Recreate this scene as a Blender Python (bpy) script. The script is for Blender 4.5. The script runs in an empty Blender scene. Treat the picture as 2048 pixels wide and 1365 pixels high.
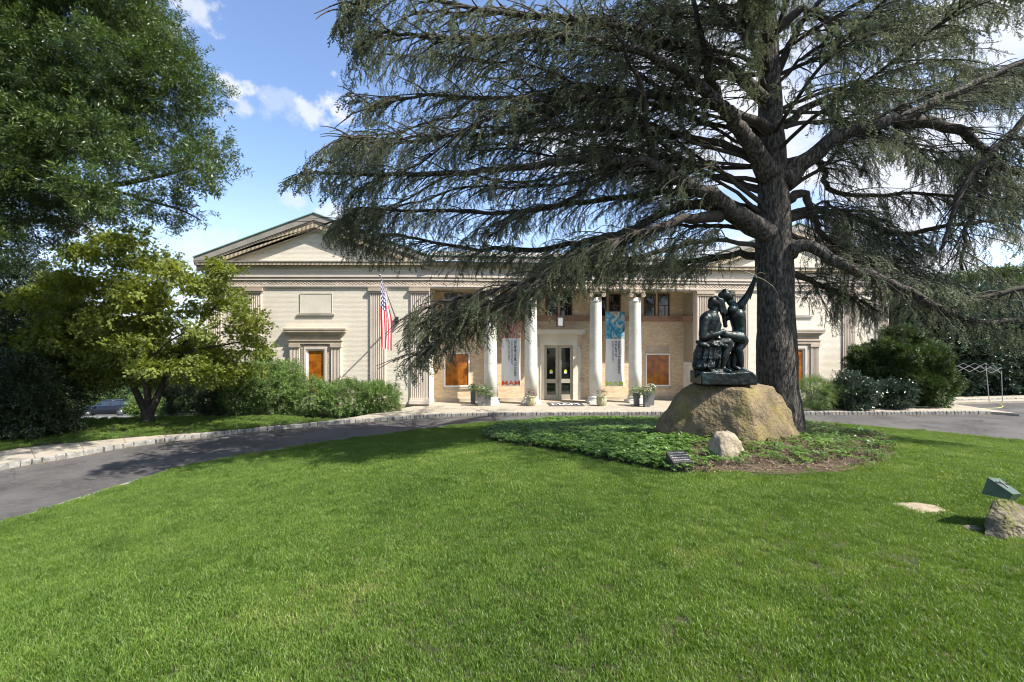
import bpy, math, random
import numpy as np
from mathutils import Vector, Matrix, noise
R = math.radians
rnd = random.Random(7)
rng = np.random.default_rng(11)
sc = bpy.context.scene
COL = sc.collection
# ------------------------------------------------------------------ camera, sky, sun, exposure
E = 3.5                      # eye height above the pavement
FP = 950.0                   # focal length in photo pixels (photo 2048 wide)
cam = bpy.data.objects.new('camera', bpy.data.cameras.new('camera')); COL.objects.link(cam)
cam.location = (0, 0, E); cam.rotation_euler = (R(90), 0, 0)
cam.data.lens = 36 * FP / 2048; cam.data.sensor_width = 36; cam.data.clip_end = 3000; cam.data.clip_start = .05
sc.camera = cam
SUN_AZ, SUN_EL = R(67), R(50.5)     # azimuth from the camera side (-Y) towards +X
to_sun = Vector((math.cos(SUN_EL) * math.sin(SUN_AZ), -math.cos(SUN_EL) * math.cos(SUN_AZ), math.sin(SUN_EL)))
W = bpy.data.worlds.new('World'); sc.world = W; W.use_nodes = True
nt = W.node_tree; N = nt.nodes; LK = nt.links; N.clear()
def wn(t, **k):
    n = N.new(t)
    for a, b in k.items(): setattr(n, a, b)
    return n
def wmath(op, a, b=None, clamp=False):
    n = wn('ShaderNodeMath', operation=op, use_clamp=clamp)
    for i, v in enumerate((a, b)):
        if v is None: continue
        if isinstance(v, (int, float)): n.inputs[i].default_value = v
        else: LK.new(v, n.inputs[i])
    return n.outputs[0]
sky = wn('ShaderNodeTexSky', sky_type='NISHITA', sun_disc=False, sun_elevation=SUN_EL,
         sun_rotation=math.atan2(to_sun.x, to_sun.y), altitude=50, air_density=1.0, dust_density=.6, ozone_density=2.2)
tc = wn('ShaderNodeTexCoord')
sep = wn('ShaderNodeSeparateXYZ'); LK.new(tc.outputs['Generated'], sep.inputs[0])
dz = wmath('ADD', wmath('MAXIMUM', sep.outputs[2], 0.0), .12)
cmb = wn('ShaderNodeCombineXYZ')
LK.new(wmath('DIVIDE', sep.outputs[0], dz), cmb.inputs[0]); LK.new(wmath('DIVIDE', sep.outputs[1], dz), cmb.inputs[1])
n1 = wn('ShaderNodeTexNoise'); n1.inputs['Scale'].default_value = 1.15; n1.inputs['Detail'].default_value = 9; n1.inputs['Roughness'].default_value = .56
mp = wn('ShaderNodeMapping'); mp.inputs['Location'].default_value = (3.1, 7.4, 0); LK.new(cmb.outputs[0], mp.inputs[0]); LK.new(mp.outputs[0], n1.inputs[0])
# broken cloud on the east side, thinning to clear sky on the west
east = wmath('MULTIPLY', wmath('ADD', sep.outputs[0], .02), .45, False)
thr = wmath('ADD', n1.outputs[0], wmath('MINIMUM', wmath('MAXIMUM', east, -.12), .14))
broad = wn('ShaderNodeMapRange', interpolation_type='SMOOTHSTEP'); LK.new(thr, broad.inputs[0])
broad.inputs[1].default_value = .55; broad.inputs[2].default_value = .70
cover = broad.outputs[0]
n2 = wn('ShaderNodeTexNoise'); n2.inputs['Scale'].default_value = 17; n2.inputs['Detail'].default_value = 10; n2.inputs['Roughness'].default_value = .55
LK.new(tc.outputs['Generated'], n2.inputs[0])
def puff(px, py, r, stretch, dens):
    d = Vector(((px - 1024) / FP, 1, (682.5 - py) / FP)).normalized()
    sub = wn('ShaderNodeVectorMath', operation='SUBTRACT'); LK.new(tc.outputs['Generated'], sub.inputs[0]); sub.inputs[1].default_value = d
    mul = wn('ShaderNodeVectorMath', operation='MULTIPLY'); LK.new(sub.outputs[0], mul.inputs[0]); mul.inputs[1].default_value = (1 / stretch, 1, 1)
    ln = wn('ShaderNodeVectorMath', operation='LENGTH'); LK.new(mul.outputs[0], ln.inputs[0])
    a = wmath('SUBTRACT', wmath('ADD', 1.0, wmath('MULTIPLY', wmath('SUBTRACT', n2.outputs[0], .5), 5.6)), wmath('DIVIDE', ln.outputs[1], r))
    m = wn('ShaderNodeMapRange', interpolation_type='SMOOTHSTEP'); LK.new(a, m.inputs[0]); m.inputs[1].default_value = 0; m.inputs[2].default_value = .8; m.inputs[4].default_value = dens
    return m.outputs[0]
for a in [(652, 204, .032, 1.1, .95), (625, 226, .02, 1.5, .8), (668, 220, .018, 1, .9), (462, 192, .030, 1.1, .85), (484, 212, .02, 1.2, .6), (556, 214, .026, 1.5, .35),
          (375, 4, .042, 1.5, .7), (600, 407, .016, 2.0, .5), (675, 425, .03, 1.8, .7), (410, 500, .035, 2.4, .5), (135, 455, .05, 1.5, .7)]:
    cover = wmath('MAXIMUM', cover, puff(*a))
hz = wn('ShaderNodeMapRange', interpolation_type='SMOOTHSTEP'); LK.new(sep.outputs[2], hz.inputs[0]); hz.inputs[1].default_value = .0; hz.inputs[2].default_value = .34; hz.inputs[3].default_value = .45; hz.inputs[4].default_value = 0
hs = wn('ShaderNodeHueSaturation'); hs.inputs['Saturation'].default_value = 1.02; hs.inputs['Value'].default_value = 1.35; hs.inputs['Hue'].default_value = .505; LK.new(sky.outputs[0], hs.inputs['Color'])
mixh = wn('ShaderNodeMix', data_type='RGBA'); LK.new(hz.outputs[0], mixh.inputs[0]); LK.new(hs.outputs[0], mixh.inputs[6]); mixh.inputs[7].default_value = (4.6, 5.2, 7.8, 1)
mixc = wn('ShaderNodeMix', data_type='RGBA'); LK.new(cover, mixc.inputs[0]); LK.new(mixh.outputs[2], mixc.inputs[6]); mixc.inputs[7].default_value = (4.7, 4.85, 5.3, 1)
bg = wn('ShaderNodeBackground'); bg.inputs[1].default_value = .095; LK.new(mixc.outputs[2], bg.inputs[0])
wo = wn('ShaderNodeOutputWorld'); LK.new(bg.outputs[0], wo.inputs[0])
sl = bpy.data.lights.new('sun', 'SUN'); sl.energy = 5.0; sl.angle = R(.53); sl.color = (1, .945, .86)
so = bpy.data.objects.new('sun', sl); COL.objects.link(so); so.rotation_euler = to_sun.to_track_quat('Z', 'Y').to_euler(); so.location = to_sun * 60
sc.view_settings.view_transform = 'Standard'; sc.view_settings.look = 'None'; sc.view_settings.exposure = 1.13; sc.view_settings.gamma = 1
sc.render.engine = 'CYCLES'; sc.cycles.use_denoising = True; sc.cycles.filter_width = 1.1; sc.cycles.max_bounces = 6; sc.cycles.transparent_max_bounces = 4
sc.cycles.diffuse_bounces = 3; sc.cycles.glossy_bounces = 2; sc.cycles.transmission_bounces = 3; sc.cycles.sample_clamp_indirect = 6
# ------------------------------------------------------------------ helpers
def obj(name, me, parent=None, mat=None, matrix=None):
    o = bpy.data.objects.new(name, me); COL.objects.link(o)
    if mat is not None and me is not None and not me.materials: me.materials.append(mat)
    if parent is not None: o.parent = parent
    if matrix is not None: o.matrix_world = matrix
    return o
def tag(o, label=None, cat=None, group=None, kind=None):
    if label: o['label'] = label
    if cat: o['category'] = cat
    if group: o['group'] = group
    if kind: o['kind'] = kind
    return o
def empty(name, loc, label=None, cat=None, group=None, rz=0):
    o = bpy.data.objects.new(name, None); COL.objects.link(o); o.location = loc; o.rotation_euler = (0, 0, rz); o.empty_display_size = .2
    bpy.context.view_layer.update() if False else None
    o.matrix_basis = Matrix.Translation(loc) @ Matrix.Rotation(rz, 4, 'Z')
    return tag(o, label, cat, group)
class MB:
    def __init__(s): s.v = []; s.f = []; s.m = []
    def add(s, vs, fs, mi=0):
        b = len(s.v); s.v += [tuple(v) for v in vs]; s.f += [tuple(i + b for i in f) for f in fs]; s.m += [mi] * len(fs); return s
    def box(s, x0, x1, y0, y1, z0, z1, mi=0):
        return s.add([(x0, y0, z0), (x1, y0, z0), (x1, y1, z0), (x0, y1, z0), (x0, y0, z1), (x1, y0, z1), (x1, y1, z1), (x0, y1, z1)],
                     [(0, 3, 2, 1), (4, 5, 6, 7), (0, 1, 5, 4), (1, 2, 6, 5), (2, 3, 7, 6), (3, 0, 4, 7)], mi)
    def extr(s, poly, y0, y1, mi=0):     # polygon in (x,z), counter-clockwise seen from -y, extruded y0..y1
        n = len(poly)
        vs = [(p[0], y0, p[1]) for p in poly] + [(p[0], y1, p[1]) for p in poly]
        fs = [tuple(range(n)), tuple(range(2 * n - 1, n - 1, -1))] + [(i, n + i, n + (i + 1) % n, (i + 1) % n) for i in range(n)]
        return s.add(vs, fs, mi)
    def flat(s, poly, z, th=0, mi=0):     # polygon in (x,y)
        n = len(poly); vs = [(p[0], p[1], z) for p in poly]
        if not th: return s.add(vs, [tuple(range(n))], mi)
        vs += [(p[0], p[1], z - th) for p in poly]
        return s.add(vs, [tuple(range(n)), tuple(range(2 * n - 1, n - 1, -1))] + [(n + i, n + (i + 1) % n, (i + 1) % n, i) for i in range(n)], mi)
    def lathe(s, prof, cx=0, cy=0, seg=24, mi=0):
        vs = []; fs = []; n = len(prof)
        for r, z in prof:
            vs += [(cx + r * math.cos(2 * math.pi * k / seg), cy + r * math.sin(2 * math.pi * k / seg), z) for k in range(seg)]
        for i in range(n - 1):
            fs += [(i * seg + k, i * seg + (k + 1) % seg, (i + 1) * seg + (k + 1) % seg, (i + 1) * seg + k) for k in range(seg)]
        fs += [tuple(range(seg - 1, -1, -1)), tuple(range((n - 1) * seg, n * seg))]
        return s.add(vs, fs, mi)
    def tube(s, pts, rad, seg=8, mi=0, cap=True):
        pts = [Vector(p) for p in pts]; n = len(pts)
        if not hasattr(rad, '__len__'): rad = [rad] * n
        vs = []; fs = []; ref = None
        for i in range(n):
            t = (pts[min(i + 1, n - 1)] - pts[max(i - 1, 0)])
            t = t.normalized() if t.length > 1e-9 else Vector((0, 0, 1))
            if ref is None: ref = t.orthogonal().normalized()
            ref = ref - t * ref.dot(t)
            ref = ref.normalized() if ref.length > 1e-6 else t.orthogonal().normalized()
            b = t.cross(ref)
            for k in range(seg):
                a = 2 * math.pi * k / seg
                vs.append(pts[i] + (ref * math.cos(a) + b * math.sin(a)) * rad[i])
        for i in range(n - 1):
            fs += [(i * seg + k, i * seg + (k + 1) % seg, (i + 1) * seg + (k + 1) % seg, (i + 1) * seg + k) for k in range(seg)]
        if cap: fs += [tuple(range(seg - 1, -1, -1)), tuple(range((n - 1) * seg, n * seg))]
        return s.add(vs, fs, mi)
    def mesh(s, name, mats=(), smooth=False):
        me = bpy.data.meshes.new(name); me.from_pydata(s.v, [], s.f)
        for m in (mats if isinstance(mats, (list, tuple)) else [mats]): me.materials.append(m)
        if len(me.materials) > 1: me.polygons.foreach_set('material_index', s.m)
        if smooth: me.polygons.foreach_set('use_smooth', [True] * len(me.polygons))
        me.update(); return me
    def build(s, name, mats, parent=None, matrix=None, smooth=False):
        return obj(name, s.mesh(name, mats, smooth), parent, None, matrix)
def smooth_path(p, n=4):
    p = [Vector(q) for q in p]; out = []
    for i in range(len(p) - 1):
        p0 = p[max(i - 1, 0)]; p1 = p[i]; p2 = p[i + 1]; p3 = p[min(i + 2, len(p) - 1)]
        for k in range(n):
            t = k / n
            out.append(.5 * ((2 * p1) + (p2 - p0) * t + (2 * p0 - 5 * p1 + 4 * p2 - p3) * t * t + (3 * p1 - p0 - 3 * p2 + p3) * t ** 3))
    out.append(p[-1]); return out
def P(px, py, Y): return Vector(((px - 1024) * Y / FP, Y, E - (py - 682.5) * Y / FP))
def G(px, py, z=0.):
    Y = (E - z) * FP / (py - 682.5); return Vector(((px - 1024) * Y / FP, Y, z))
def nz(x, y, z=0, s=1.): return noise.noise(Vector((x * s, y * s, z * s)))
# ------------------------------------------------------------------ materials
def mat(name, col, col2=None, rough=.85, scale=3., var=.15, bump=0., bscale=60., metal=0., spec=.5, detail=5, coat=0, rlo=.35, rhi=.65, bdist=.01, col3=None, scale3=.5):
    m = bpy.data.materials.new(name); m.use_nodes = True; t = m.node_tree; b = t.nodes['Principled BSDF']
    g = t.nodes.new('ShaderNodeNewGeometry')
    n = t.nodes.new('ShaderNodeTexNoise'); n.inputs['Scale'].default_value = scale; n.inputs['Detail'].default_value = detail; n.inputs['Roughness'].default_value = .6
    t.links.new(g.outputs['Position'], n.inputs['Vector'])
    r = t.nodes.new('ShaderNodeValToRGB'); c2 = col2 or tuple(min(1, c * (1 + var)) for c in col); c1 = col if col2 else tuple(c * (1 - var) for c in col)
    r.color_ramp.elements[0].color = (*c1, 1); r.color_ramp.elements[1].color = (*c2, 1)
    r.color_ramp.elements[0].position = rlo; r.color_ramp.elements[1].position = rhi
    t.links.new(n.outputs[0], r.inputs[0]); out = r.outputs[0]
    if col3:
        n3 = t.nodes.new('ShaderNodeTexNoise'); n3.inputs['Scale'].default_value = scale3; n3.inputs['Detail'].default_value = 6; n3.inputs['Roughness'].default_value = .65
        t.links.new(g.outputs['Position'], n3.inputs['Vector'])
        mr = t.nodes.new('ShaderNodeMapRange'); mr.inputs[1].default_value = .48; mr.inputs[2].default_value = .66; t.links.new(n3.outputs[0], mr.inputs[0])
        mx = t.nodes.new('ShaderNodeMix'); mx.data_type = 'RGBA'; t.links.new(mr.outputs[0], mx.inputs[0]); t.links.new(out, mx.inputs[6]); mx.inputs[7].default_value = (*col3, 1); out = mx.outputs[2]
    t.links.new(out, b.inputs['Base Color'])
    b.inputs['Roughness'].default_value = rough; b.inputs['Metallic'].default_value = metal; b.inputs['Specular IOR Level'].default_value = spec; b.inputs['Coat Weight'].default_value = coat
    if bump:
        nb = t.nodes.new('ShaderNodeTexNoise'); nb.inputs['Scale'].default_value = bscale; nb.inputs['Detail'].default_value = 4; t.links.new(g.outputs['Position'], nb.inputs['Vector'])
        bp = t.nodes.new('ShaderNodeBump'); bp.inputs['Strength'].default_value = bump; bp.inputs['Distance'].default_value = bdist; t.links.new(nb.outputs[0], bp.inputs['Height']); t.links.new(bp.outputs[0], b.inputs['Normal'])
    return m
def vmath(t, op, a, b=None):
    n = t.nodes.new('ShaderNodeMath'); n.operation = op
    for i, v in enumerate((a, b)):
        if v is None: continue
        if isinstance(v, (int, float)): n.inputs[i].default_value = v
        else: t.links.new(v, n.inputs[i])
    return n.outputs[0]
def brick(name, c1, c2, mortar, bw=.21, bh=.068, ms=.007, bump=.6, dirt=None):
    m = bpy.data.materials.new(name); m.use_nodes = True; t = m.node_tree; b = t.nodes['Principled BSDF']
    tcn = t.nodes.new('ShaderNodeTexCoord'); sp = t.nodes.new('ShaderNodeSeparateXYZ'); t.links.new(tcn.outputs['Object'], sp.inputs[0])
    cb = t.nodes.new('ShaderNodeCombineXYZ'); t.links.new(vmath(t, 'ADD', sp.outputs[0], sp.outputs[1]), cb.inputs[0]); t.links.new(sp.outputs[2], cb.inputs[1])
    nw = t.nodes.new('ShaderNodeTexNoise'); nw.inputs['Scale'].default_value = 3; t.links.new(tcn.outputs['Object'], nw.inputs['Vector'])
    vm = t.nodes.new('ShaderNodeVectorMath'); vm.operation = 'MULTIPLY_ADD'; t.links.new(nw.outputs[1], vm.inputs[0]); vm.inputs[1].default_value = (.012, .012, 0); t.links.new(cb.outputs[0], vm.inputs[2])
    bt = t.nodes.new('ShaderNodeTexBrick'); t.links.new(vm.outputs[0], bt.inputs['Vector'])
    bt.inputs['Scale'].default_value = 1; bt.inputs['Brick Width'].default_value = bw; bt.inputs['Row Height'].default_value = bh; bt.inputs['Mortar Size'].default_value = ms
    bt.inputs['Mortar Smooth'].default_value = .3; bt.inputs['Bias'].default_value = 0
    bt.inputs['Color1'].default_value = (*c1, 1); bt.inputs['Color2'].default_value = (*c2, 1); bt.inputs['Mortar'].default_value = (*mortar, 1)
    n = t.nodes.new('ShaderNodeTexNoise'); n.inputs['Scale'].default_value = 1.1; n.inputs['Detail'].default_value = 8; n.inputs['Roughness'].default_value = .65; t.links.new(tcn.outputs['Object'], n.inputs['Vector'])
    mr = t.nodes.new('ShaderNodeMapRange'); mr.inputs[1].default_value = .45; mr.inputs[2].default_value = .75; mr.inputs[4].default_value = .55; t.links.new(n.outputs[0], mr.inputs[0])
    mx = t.nodes.new('ShaderNodeMix'); mx.data_type = 'RGBA'; mx.blend_type = 'MIX'; t.links.new(mr.outputs[0], mx.inputs[0]); t.links.new(bt.outputs[0], mx.inputs[6])
    mx.inputs[7].default_value = (*(dirt or tuple(c * .82 for c in c1)), 1)
    t.links.new(mx.outputs[2], b.inputs['Base Color']); b.inputs['Roughness'].default_value = .9
    bp = t.nodes.new('ShaderNodeBump'); bp.inputs['Strength'].default_value = bump; bp.inputs['Distance'].default_value = .012
    n5 = t.nodes.new('ShaderNodeTexNoise'); n5.inputs['Scale'].default_value = 14; n5.inputs['Detail'].default_value = 3; t.links.new(cb.outputs[0], n5.inputs['Vector'])
    t.links.new(vmath(t, 'ADD', vmath(t, 'SUBTRACT', 1.0, bt.outputs[1]), vmath(t, 'MULTIPLY', n5.outputs[0], 1.1)), bp.inputs['Height']); t.links.new(bp.outputs[0], b.inputs['Normal'])
    return m
def ribbed(name, col, pitch=.07, dark=.55, ornament=False):
    m = mat(name, col, rough=.85, scale=2.2, var=.22, bump=.2); t = m.node_tree; b = t.nodes['Principled BSDF']
    tcn = t.nodes.new('ShaderNodeTexCoord'); sp = t.nodes.new('ShaderNodeSeparateXYZ'); t.links.new(tcn.outputs['Object'], sp.inputs[0])
    if ornament:
        wv = vmath(t, 'MULTIPLY', vmath(t, 'SINE', vmath(t, 'MULTIPLY', sp.outputs[0], 6.283 / pitch)), vmath(t, 'SINE', vmath(t, 'MULTIPLY', sp.outputs[2], 6.283 / (pitch * .62))))
        v = t.nodes.new('ShaderNodeTexVoronoi'); v.inputs['Scale'].default_value = 17; t.links.new(tcn.outputs['Object'], v.inputs['Vector'])
        h = vmath(t, 'ADD', vmath(t, 'MULTIPLY', wv, .5), v.outputs[0])
        f = t.nodes.new('ShaderNodeMapRange'); t.links.new(h, f.inputs[0]); f.inputs[1].default_value = -.1; f.inputs[2].default_value = .7
    else:
        h = vmath(t, 'SINE', vmath(t, 'MULTIPLY', sp.outputs[0], 6.283 / pitch))
        f = t.nodes.new('ShaderNodeMapRange'); t.links.new(h, f.inputs[0]); f.inputs[1].default_value = -.9; f.inputs[2].default_value = -.3
    src = b.inputs['Base Color'].links[0].from_socket
    mx = t.nodes.new('ShaderNodeMix'); mx.data_type = 'RGBA'; t.links.new(f.outputs[0], mx.inputs[0]); mx.inputs[6].default_value = (*(c * dark for c in col), 1); t.links.new(src, mx.inputs[7]); t.links.new(mx.outputs[2], b.inputs['Base Color'])
    bp = t.nodes.new('ShaderNodeBump'); bp.inputs['Strength'].default_value = .9; bp.inputs['Distance'].default_value = .02; t.links.new(h, bp.inputs['Height']); t.links.new(bp.outputs[0], b.inputs['Normal'])
    return m
def leaf(name, c1, c2, c3=None, rough=.45, trans=.3, spec=.5, nscale=.6):
    m = bpy.data.materials.new(name); m.use_nodes = True; t = m.node_tree; b = t.nodes['Principled BSDF']; out = t.nodes['Material Output']
    oi = t.nodes.new('ShaderNodeObjectInfo'); g = t.nodes.new('ShaderNodeNewGeometry')
    n = t.nodes.new('ShaderNodeTexNoise'); n.inputs['Scale'].default_value = nscale; n.inputs['Detail'].default_value = 3; t.links.new(g.outputs['Position'], n.inputs['Vector'])
    f = vmath(t, 'ADD', vmath(t, 'MULTIPLY', oi.outputs['Random'], .55), vmath(t, 'MULTIPLY', vmath(t, 'SUBTRACT', n.outputs[0], .28), 1.0))
    r = t.nodes.new('ShaderNodeValToRGB'); r.color_ramp.elements[0].color = (*c1, 1); r.color_ramp.elements[1].color = (*c2, 1)
    r.color_ramp.elements[0].position = .1; r.color_ramp.elements[1].position = .8
    if c3: e = r.color_ramp.elements.new(.97); e.color = (*c3, 1)
    t.links.new(f, r.inputs[0]); t.links.new(r.outputs[0], b.inputs['Base Color']); b.inputs['Roughness'].default_value = rough; b.inputs['Specular IOR Level'].default_value = spec
    if trans:
        tr = t.nodes.new('ShaderNodeBsdfTranslucent'); hsn = t.nodes.new('ShaderNodeHueSaturation'); hsn.inputs['Value'].default_value = 1.5; hsn.inputs['Saturation'].default_value = 1.15; hsn.inputs['Hue'].default_value = .485
        t.links.new(r.outputs[0], hsn.inputs['Color']); t.links.new(hsn.outputs[0], tr.inputs[0])
        mx = t.nodes.new('ShaderNodeMixShader'); mx.inputs[0].default_value = trans; t.links.new(b.outputs[0], mx.inputs[1]); t.links.new(tr.outputs[0], mx.inputs[2]); t.links.new(mx.outputs[0], out.inputs[0])
    return m
M = {}
M['cream_brick'] = brick('cream_brick', (.85, .79, .67), (.79, .725, .60), (.67, .60, .48), dirt=(.74, .64, .49), bump=.95)
M['tan_brick'] = brick('tan_brick', (.62, .44, .27), (.76, .63, .45), (.60, .51, .37), dirt=(.50, .33, .19), bump=.7)
M['stone_tan'] = mat('stone_tan', (.52, .44, .34), (.40, .32, .24), scale=1.5, bump=.25, bscale=30)
M['stone_pink'] = mat('stone_pink', (.69, .61, .52), (.60, .52, .44), scale=1.2, bump=.25, bscale=30)
M['panel_stone'] = mat('panel_stone', (.72, .67, .56), (.64, .59, .48), scale=1.5, bump=.2)
M['terracotta'] = mat('terracotta', (.40, .24, .17), (.30, .18, .12), scale=2, bump=.2)
M['white_stone'] = mat('white_stone', (.74, .72, .66), (.60, .57, .50), scale=1.6, bump=.15, bscale=20)
M['white_paint'] = mat('white_paint', (.78, .78, .76), var=.03, rough=.5)
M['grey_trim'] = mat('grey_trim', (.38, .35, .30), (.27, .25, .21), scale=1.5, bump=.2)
M['copper'] = mat('copper', (.27, .44, .36), (.18, .32, .26), scale=3, rough=.7)
M['ribbed_tan'] = ribbed('ribbed_tan', (.56, .46, .31))
M['ornament'] = ribbed('ornament', (.55, .46, .36), pitch=.19, dark=.35, ornament=True)
M['roof'] = mat('roof', (.34, .34, .32), (.26, .26, .25), scale=2)
M['glass_dark'] = mat('glass_dark', (.012, .016, .014), rough=.04, spec=1.0, var=.1)
M['wood_brown'] = mat('wood_brown', (.10, .05, .03), rough=.5)
M['orange_panel'] = mat('orange_panel', (.22, .055, .008), (.50, .17, .018), scale=2.4, rough=.12, spec=.8, coat=.5)
M['door_tan'] = mat('door_tan', (.40, .36, .28), var=.05, rough=.5)
M['asphalt'] = mat('asphalt', (.050, .047, .047), (.080, .076, .074), scale=.7, detail=9, bump=.5, bscale=180, bdist=.006, col3=(.095, .085, .075), scale3=6, spec=.3)
def cracks(m):
    t = m.node_tree; b = t.nodes['Principled BSDF']; src = b.inputs['Base Color'].links[0].from_socket; g = t.nodes.new('ShaderNodeNewGeometry')
    n = t.nodes.new('ShaderNodeTexNoise'); n.inputs['Scale'].default_value = 2.2; n.inputs['Detail'].default_value = 6; t.links.new(g.outputs['Position'], n.inputs['Vector'])
    a = t.nodes.new('ShaderNodeVectorMath'); a.operation = 'MULTIPLY_ADD'; t.links.new(n.outputs[1], a.inputs[0]); a.inputs[1].default_value = (.9, .9, 0); t.links.new(g.outputs['Position'], a.inputs[2])
    v = t.nodes.new('ShaderNodeTexVoronoi'); v.feature = 'DISTANCE_TO_EDGE'; v.inputs['Scale'].default_value = .33; t.links.new(a.outputs[0], v.inputs['Vector'])
    r = t.nodes.new('ShaderNodeMapRange'); r.inputs[1].default_value = .002; r.inputs[2].default_value = .010; r.inputs[3].default_value = .55; r.inputs[4].default_value = 0; t.links.new(v.outputs[0], r.inputs[0])
    n2 = t.nodes.new('ShaderNodeTexNoise'); n2.inputs['Scale'].default_value = .35; n2.inputs['Detail'].default_value = 3; t.links.new(g.outputs['Position'], n2.inputs['Vector'])
    r2 = t.nodes.new('ShaderNodeMapRange'); r2.inputs[1].default_value = .45; r2.inputs[2].default_value = .6; r2.inputs[4].default_value = .35; t.links.new(n2.outputs[0], r2.inputs[0])
    m1 = t.nodes.new('ShaderNodeMix'); m1.data_type = 'RGBA'; t.links.new(r2.outputs[0], m1.inputs[0]); t.links.new(src, m1.inputs[6]); m1.inputs[7].default_value = (.13, .125, .12, 1)
    m2 = t.nodes.new('ShaderNodeMix'); m2.data_type = 'RGBA'; t.links.new(r.outputs[0], m2.inputs[0]); t.links.new(m1.outputs[2], m2.inputs[6]); m2.inputs[7].default_value = (.02, .02, .02, 1); t.links.new(m2.outputs[2], b.inputs['Base Color'])
cracks(M['asphalt'])
M['asphalt_far'] = mat('asphalt_far', (.12, .12, .12), (.16, .155, .15), scale=.5)
M['concrete'] = mat('concrete', (.36, .32, .25), (.27, .24, .19), scale=1.4, detail=9, bump=.4, bscale=120, col3=(.27, .24, .19), scale3=2.5)
M['kerb'] = mat('kerb', (.29, .28, .255), (.15, .145, .13), scale=4, bump=.7, bscale=35, bdist=.02)
M['soil'] = mat('soil', (.055, .042, .024), (.03, .035, .012), scale=5, bump=.6, bscale=90, bdist=.02)
M['earth'] = mat('earth', (.05, .08, .018), (.035, .06, .012), scale=.8, bump=.3)
M['mulch'] = mat('mulch', (.11, .065, .04), (.045, .03, .018), scale=14, detail=9, bump=1, bscale=45, bdist=.04)
M['bark'] = mat('bark', (.022, .018, .014), (.125, .11, .09), scale=17, rough=.95, bump=1, bscale=30, bdist=.05, detail=8, rlo=.42, rhi=.62)
M['bark_dark'] = mat('bark_dark', (.035, .029, .022), (.06, .05, .038), scale=7, rough=.95, bump=.5, bscale=30)
M['twig'] = mat('twig', (.06, .048, .036), rough=.9)
M['bronze'] = mat('bronze', (.026, .029, .027), (.012, .013, .012), scale=6, rough=.42, metal=.6, bump=.4, bscale=30, col3=(.025, .05, .055), scale3=4, bdist=.01)
M['boulder'] = mat('boulder', (.215, .16, .085), (.085, .062, .030), scale=2.2, detail=10, bump=1, bscale=13, bdist=.05, col3=(.15, .122, .022), scale3=1.4)
M['stone_pale'] = mat('stone_pale', (.34, .285, .20), (.20, .165, .11), scale=5, bump=.8, bscale=20, bdist=.03)
M['granite_dark'] = mat('granite_dark', (.035, .033, .032), (.06, .058, .056), scale=30, rough=.4)
M['engraving'] = mat('engraving', (.30, .30, .29), var=.05)
M['green_bronze'] = mat('green_bronze', (.06, .105, .07), (.035, .06, .045), scale=5, rough=.5, metal=.3)
M['moss_rock'] = mat('moss_rock', (.22, .185, .13), (.075, .062, .042), scale=5, bump=1, bscale=18, bdist=.07, col3=(.11, .11, .025), scale3=3)
M['planter'] = mat('planter', (.12, .125, .13), var=.08, rough=.5)
M['urn'] = mat('urn', (.50, .47, .34), (.30, .28, .12), scale=12, bump=1, bscale=30, bdist=.03)
M['steel'] = mat('steel', (.30, .31, .32), var=.05, rough=.35, metal=.4)
M['black'] = mat('black', (.015, .015, .016), rough=.5)
M['car_paint'] = mat('car_paint', (.006, .008, .014), rough=.3, coat=.25, spec=.4, var=.05)
M['car_glass'] = mat('car_glass', (.02, .03, .04), rough=.03, spec=1, var=.05)
M['tyre'] = mat('tyre', (.02, .02, .02), rough=.9)
M['rim'] = mat('rim', (.22, .22, .23), rough=.3, metal=.8, var=.05)
M['plate_yellow'] = mat('plate_yellow', (.75, .42, .03), var=.02)
M['lamp_white'] = mat('lamp_white', (.42, .42, .42), rough=.15, var=.03)
M['lamp_red'] = mat('lamp_red', (.5, .02, .02), rough=.2)
M['car_red'] = mat('car_red', (.5, .03, .02), rough=.3, coat=.6)
M['car_silver'] = mat('car_silver', (.5, .52, .55), rough=.3, metal=.3)
M['rubber_mat'] = mat('rubber_mat', (.05, .05, .052), rough=.9)
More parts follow.
